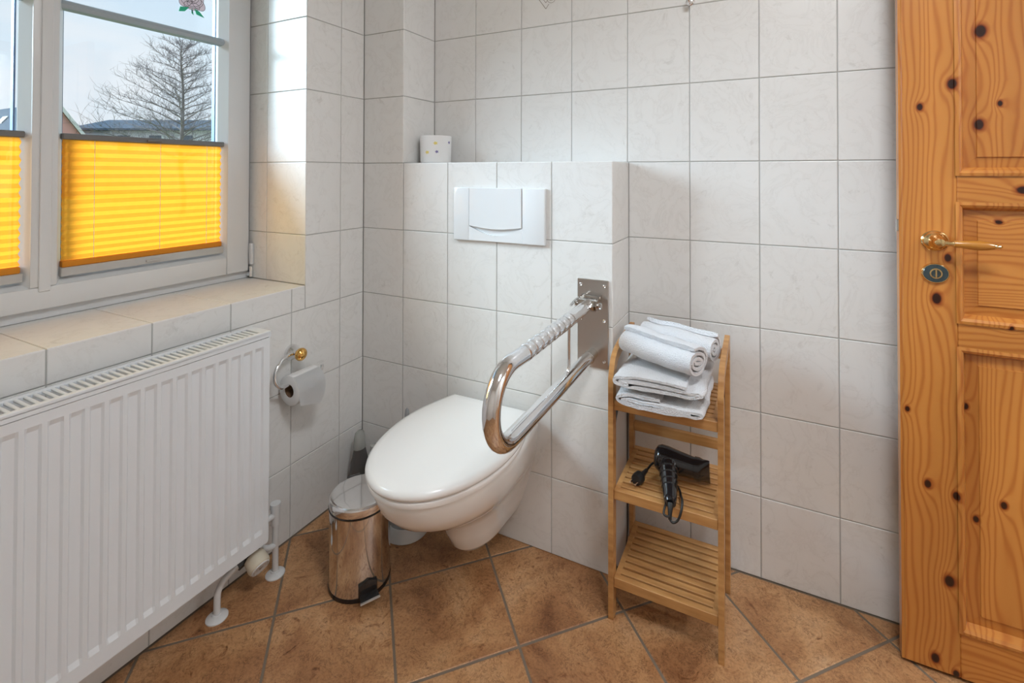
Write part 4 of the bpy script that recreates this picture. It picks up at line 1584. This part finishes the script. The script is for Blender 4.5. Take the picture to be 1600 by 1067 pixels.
bm = B()
dboard(bm, DX0 + 0.0055, DX0 + sw, 0.008, DH)
obj('stile', bm, 'pine_upright', door)
bm = B()
dboard(bm, DX1 - sw, DX1, 0.008, DH)
obj('stile', bm, 'pine_upright', door)
bm = B()
box(bm, DX0, DX0 + 0.0055, DFY + 0.002, DFY + 0.026, 0.008, DH)
obj('edge_lipping', bm, 'pine_upright', door)
rails = [(0.008, 0.120), (0.787, 0.850), (1.131, 1.201), (1.90, DH)]
for (z0, z1) in rails:
    bm = B()
    dboard(bm, DX0 + sw, DX1 - sw, z0, z1)
    obj('rail', bm, 'pine_level', door)
opens = [(0.120, 0.787, 'pine_upright'), (0.850, 1.131, 'pine_level'), (1.201, 1.90, 'pine_upright')]
for (z0, z1, pm) in opens:
    xa, xb_ = DX0 + sw, DX1 - sw
    # moulding frame: sloping strip from the face down to the panel
    bm = B()
    rings = []
    for (yy, ins) in ((DFY - 0.004, -0.004), (DFY - 0.006, 0.003), (DFY - 0.002, 0.009), (DFY + 0.006, 0.012), (DFY + 0.014, 0.016), (DFY + 0.020, 0.016)):
        rings.append([(xa + ins, yy, z0 + ins), (xb_ - ins, yy, z0 + ins), (xb_ - ins, yy, z1 - ins), (xa + ins, yy, z1 - ins)])
    loft(bm, rings, False, False)
    obj('moulding', bm, 'pine_upright', door, smooth=25)
    # raised-and-fielded panel
    bm = B()
    rings = []
    for (yy, ins) in ((DFY + 0.030, 0.004), (DFY + 0.0165, 0.004), (DFY + 0.0130, 0.040), (DFY + 0.0095, 0.041), (DFY + 0.0095, 0.046)):
        rings.append([(xa + ins, yy, z0 + ins), (xb_ - ins, yy, z0 + ins), (xb_ - ins, yy, z1 - ins), (xa + ins, yy, z1 - ins)])
    loft(bm, rings)
    obj('panel', bm, pm, door)
# latch on the leaf edge
bm = B()
box(bm, DX0 - 0.004, DX0 + 0.002, DFY + 0.004, DFY + 0.020, 1.058, 1.088, 0.0015, 1)
obj('latch', bm, 'steel_bright', door)
# lever handle
HX, HZd = 1.7845, 1.040
bm = B()
lathe(bm, (HX, DFY, HZd), (0, -1, 0), [(0, 0.0275), (0.004, 0.0275), (0.006, 0.025), (0.009, 0.0245), (0.013, 0.020), (0.018, 0.0165), (0.026, 0.013), (0.032, 0.012), (0.040, 0.0125), (0.046, 0.010), (0.048, 0.003)], 32, ell=(1.0, 0.88))
hdl = obj('door_handle', bm, 'brass', door, smooth=40, label='oval brass rose with turned wooden lever')
bm = B()
lathe(bm, (HX + 0.006, DFY - 0.040, HZd - 0.001), (1, 0, -0.02), [(0, 0.006), (0.008, 0.0075), (0.014, 0.0055), (0.018, 0.007), (0.021, 0.0065)], 18)
lathe(bm, (HX + 0.098, DFY - 0.040, HZd - 0.003), (1, 0, -0.02), [(0, 0.0055), (0.003, 0.006), (0.006, 0.004), (0.010, 0.005), (0.014, 0.002)], 18)
obj('lever_ferrule', bm, 'brass', hdl, smooth=40)
bm = B()
lathe(bm, (HX + 0.026, DFY - 0.040, HZd - 0.0015), (1, 0, -0.02), [(0, 0.0068), (0.004, 0.0076), (0.025, 0.0096), (0.045, 0.0112), (0.060, 0.0098), (0.072, 0.0062)], 20)
obj('lever_grip', bm, 'handle_wood', hdl, smooth=40)
# lock rose with turn slot
LX, LZ = 1.7850, 0.9615
bm = B()
lathe(bm, (LX, DFY, LZ), (0, -1, 0), [(0, 0.0275), (0.004, 0.0275), (0.006, 0.0258)], 32, ell=(1.0, 0.88))
lk = obj('lock_rose', bm, 'brass', door, smooth=40)
bm = B()
lathe(bm, (LX, DFY - 0.006, LZ), (0, -1, 0), [(0, 0.0245), (0.001, 0.0235), (0.0016, 0.012), (0.0016, 0.002)], 32, ell=(1.0, 0.88))
obj('lock_inlay', bm, 'lock_teal_reflection', lk, smooth=40)
bm = B()
lathe(bm, (LX, DFY - 0.0072, LZ), (0, -1, 0), [(0, 0.0125), (0.002, 0.0125), (0.0022, 0.0095), (0.0002, 0.0090)], 24, caps=False)
box(bm, LX - 0.0016, LX + 0.0016, DFY - 0.0105, DFY - 0.007, LZ - 0.009, LZ + 0.009)
obj('turn_slot', bm, 'brass', lk, smooth=40)

# ------------------------------------------------------------------ unseen round lamps added under the ceilings to fill the room with light
for (lx_, ly_, lab) in ((1.75, -1.25, 'unseen round fill lamp added under the bathroom ceiling'), (3.35, -0.75, 'unseen round fill lamp added in the hall beyond the doorway')):
    lamp = empty('fill_lamp', (lx_, ly_, ROOM_Z), lab, 'lamp', 'added round fill lamps')
    bm = B()
    lathe(bm, (lx_, ly_, ROOM_Z), (0, 0, -1), [(0, 0.235), (0.03, 0.235), (0.032, 0.225)], 40)
    obj('housing', bm, 'fill_lamp_housing', lamp, smooth=40)
    bm = B()
    lathe(bm, (lx_, ly_, ROOM_Z - 0.032), (0, 0, -1), [(0, 0.222), (0.025, 0.21), (0.045, 0.16), (0.055, 0.08), (0.057, 0.005)], 40)
    obj('diffuser', bm, 'fill_lamp_diffuser', lamp, smooth=60)

# ------------------------------------------------------------------ outdoors
bm = B()
box(bm, -90, XW - 0.02, -60, 90, -0.6, -0.45)
tag(obj('ground', bm, 'lawn'), 'grass outside the window', kind='structure')

# bare tree
tr_root = Vector((-18.0, 8.78, -0.45))
tree = empty('bare_tree', tr_root, 'tall bare tree with fine twigs outside the window', 'tree')
rnd = random.Random(21)
bm = B()
H_T = 6.45
trunk_pts = [tr_root + Vector((0.04 * math.sin(k * 1.3), 0.05 * math.sin(k * 0.9), H_T * k / 14)) for k in range(15)]
tube(bm, trunk_pts, [0.105 * (1 - k / 14.6) + 0.008 for k in range(15)], 8)
obj('trunk', bm, 'tree_bark', tree, smooth=60)
bmb = B()
bmt = B()


def twig(bm, p, d, L_, r, n=3):
    """thin crooked 3-sided twig"""
    pts = [p]
    q = Vector(p)
    dd = Vector(d)
    for k in range(n):
        dd = (dd + Vector((rnd.uniform(-.25, .25), rnd.uniform(-.25, .25), rnd.uniform(-.18, .22)))).normalized()
        q = q + dd * L_ / n
        pts.append(q.copy())
    tube(bm, pts, [r * (1 - 0.75 * k / n) for k in range(n + 1)], 3, caps=False)
    return pts


for i in range(60):
    f = 0.30 + 0.68 * (i / 60.0)
    base = tr_root + Vector((0, 0, H_T * f))
    reach = (1 - f) / 0.7
    L_ = 0.35 + 2.65 * reach ** 0.8 * rnd.uniform(0.75, 1.05)
    a = i * 2.399 + rnd.uniform(-.3, .3)
    d = Vector((math.cos(a), math.sin(a), 0.42 + 0.25 * (1 - reach) + rnd.uniform(-.1, .1))).normalized()
    n = 7
    pts = [base]
    q = base.copy()
    dd = d.copy()
    for k in range(n):
        dd = (dd + Vector((rnd.uniform(-.12, .12), rnd.uniform(-.12, .12), rnd.uniform(-.10, .06)))).normalized()
        q = q + dd * L_ / n
        pts.append(q.copy())
    tube(bmb, pts, [0.030 * (1 - 0.8 * k / n) * (0.35 + 0.65 * reach) for k in range(n + 1)], 4, caps=False)
    for k in range(1, n + 1):
        for s in range(4):
            t = Vector((rnd.uniform(-1, 1), rnd.uniform(-1, 1), rnd.uniform(-0.15, 0.9)))
            t = (t.normalized() + dd * 0.9).normalized()
            l2 = L_ * rnd.uniform(0.12, 0.26) + 0.08
            tp_ = twig(bmt, pts[k], t, l2, 0.0060)
            for q2 in tp_[1:]:
                for s2 in range(1):
                    t2 = (t * 0.8 + Vector((rnd.uniform(-1, 1), rnd.uniform(-1, 1), rnd.uniform(-.5, 1)))).normalized()
                    twig(bmt, q2, t2, l2 * rnd.uniform(0.35, 0.7), 0.0045, 2)
obj('branches', bmb, 'tree_bark', tree)
tw = obj('twigs', bmt, 'tree_twigs', tree)
tw['kind'] = 'stuff'

# brick house, gable end towards the window, ridge running away
hx = -40.0
GYm, RZ, SLP = 13.09, 5.55, 1.49
EZ = 2.6
hwid = (RZ - EZ) / SLP
house = empty('gable_house', (hx - 4.0, GYm, -0.45), 'pink gabled house with slate roof and white barge boards outside', 'house')
bm = B()
prism(bm, [(GYm - hwid, -0.45), (GYm + hwid, -0.45), (GYm + hwid, EZ), (GYm, RZ - 0.06), (GYm - hwid, EZ)], 'X', hx - 14.0, hx)
obj('wall', bm, 'house_pink', house)
bm = B()
for sg in (1, -1):
    ye, ze = GYm + sg * (hwid + 0.35), EZ - 0.35 * SLP
    v = [(GYm, RZ + 0.16), (ye, ze + 0.16), (ye, ze - 0.02), (GYm, RZ - 0.02)]
    prism(bm, v if sg > 0 else v[::-1], 'X', hx - 14.2, hx + 0.30)
obj('roof', bm, 'roof_slate', house)
for sg in (1, -1):
    ye, ze = GYm + sg * (hwid + 0.35), EZ - 0.35 * SLP
    v = [(GYm, RZ + 0.18), (ye, ze + 0.18), (ye, ze - 0.16), (GYm, RZ - 0.16)]
    bm = B()
    prism(bm, v if sg > 0 else v[::-1], 'X', hx + 0.30, hx + 0.36)
    obj('barge_board', bm, 'house_white', house)
bm = B()
zr = RZ + 0.20 - SLP * 0.55
prism(bm, [(GYm - 0.85, zr - SLP * 0.30), (GYm - 0.55, zr), (GYm - 0.55, zr + 0.08), (GYm - 0.85, zr - SLP * 0.30 + 0.08)], 'X', hx - 6.3, hx - 5.5)
obj('roof_window', bm, 'house_white', house)

# long low house behind the tree, square to the view
lx, ly = -50.0, 17.8
lh = empty('long_house', (lx, ly, -0.45), 'long pale house with low slate roof behind the tree', 'house')
bm = B()
box(bm, lx - 7, lx, ly, ly + 19.0, -0.45, 4.75)
lw = obj('wall', bm, 'house_white', lh)
bm = B()
prism(bm, [(lx + 0.5, 4.75), (lx - 3.5, 5.85), (lx - 7.5, 4.75), (lx - 7.5, 4.6), (lx + 0.5, 4.6)], 'Y', ly - 0.3, ly + 19.3)
obj('roof', bm, 'roof_slate', lh)
for k in range(7):
    y0 = ly + 0.9 + 2.6 * k
    bm = B()
    box(bm, lx, lx + 0.05, y0, y0 + 1.2, 2.9, 4.3)
    wdw = obj('window', bm, 'house_white', lh)
    bm = B()
    box(bm, lx + 0.05, lx + 0.07, y0 + 0.1, y0 + 1.1, 3.0, 4.2)
    obj('pane', bm, 'house_window', wdw)
lh.rotation_euler = (0, 0, math.radians(-64.5))
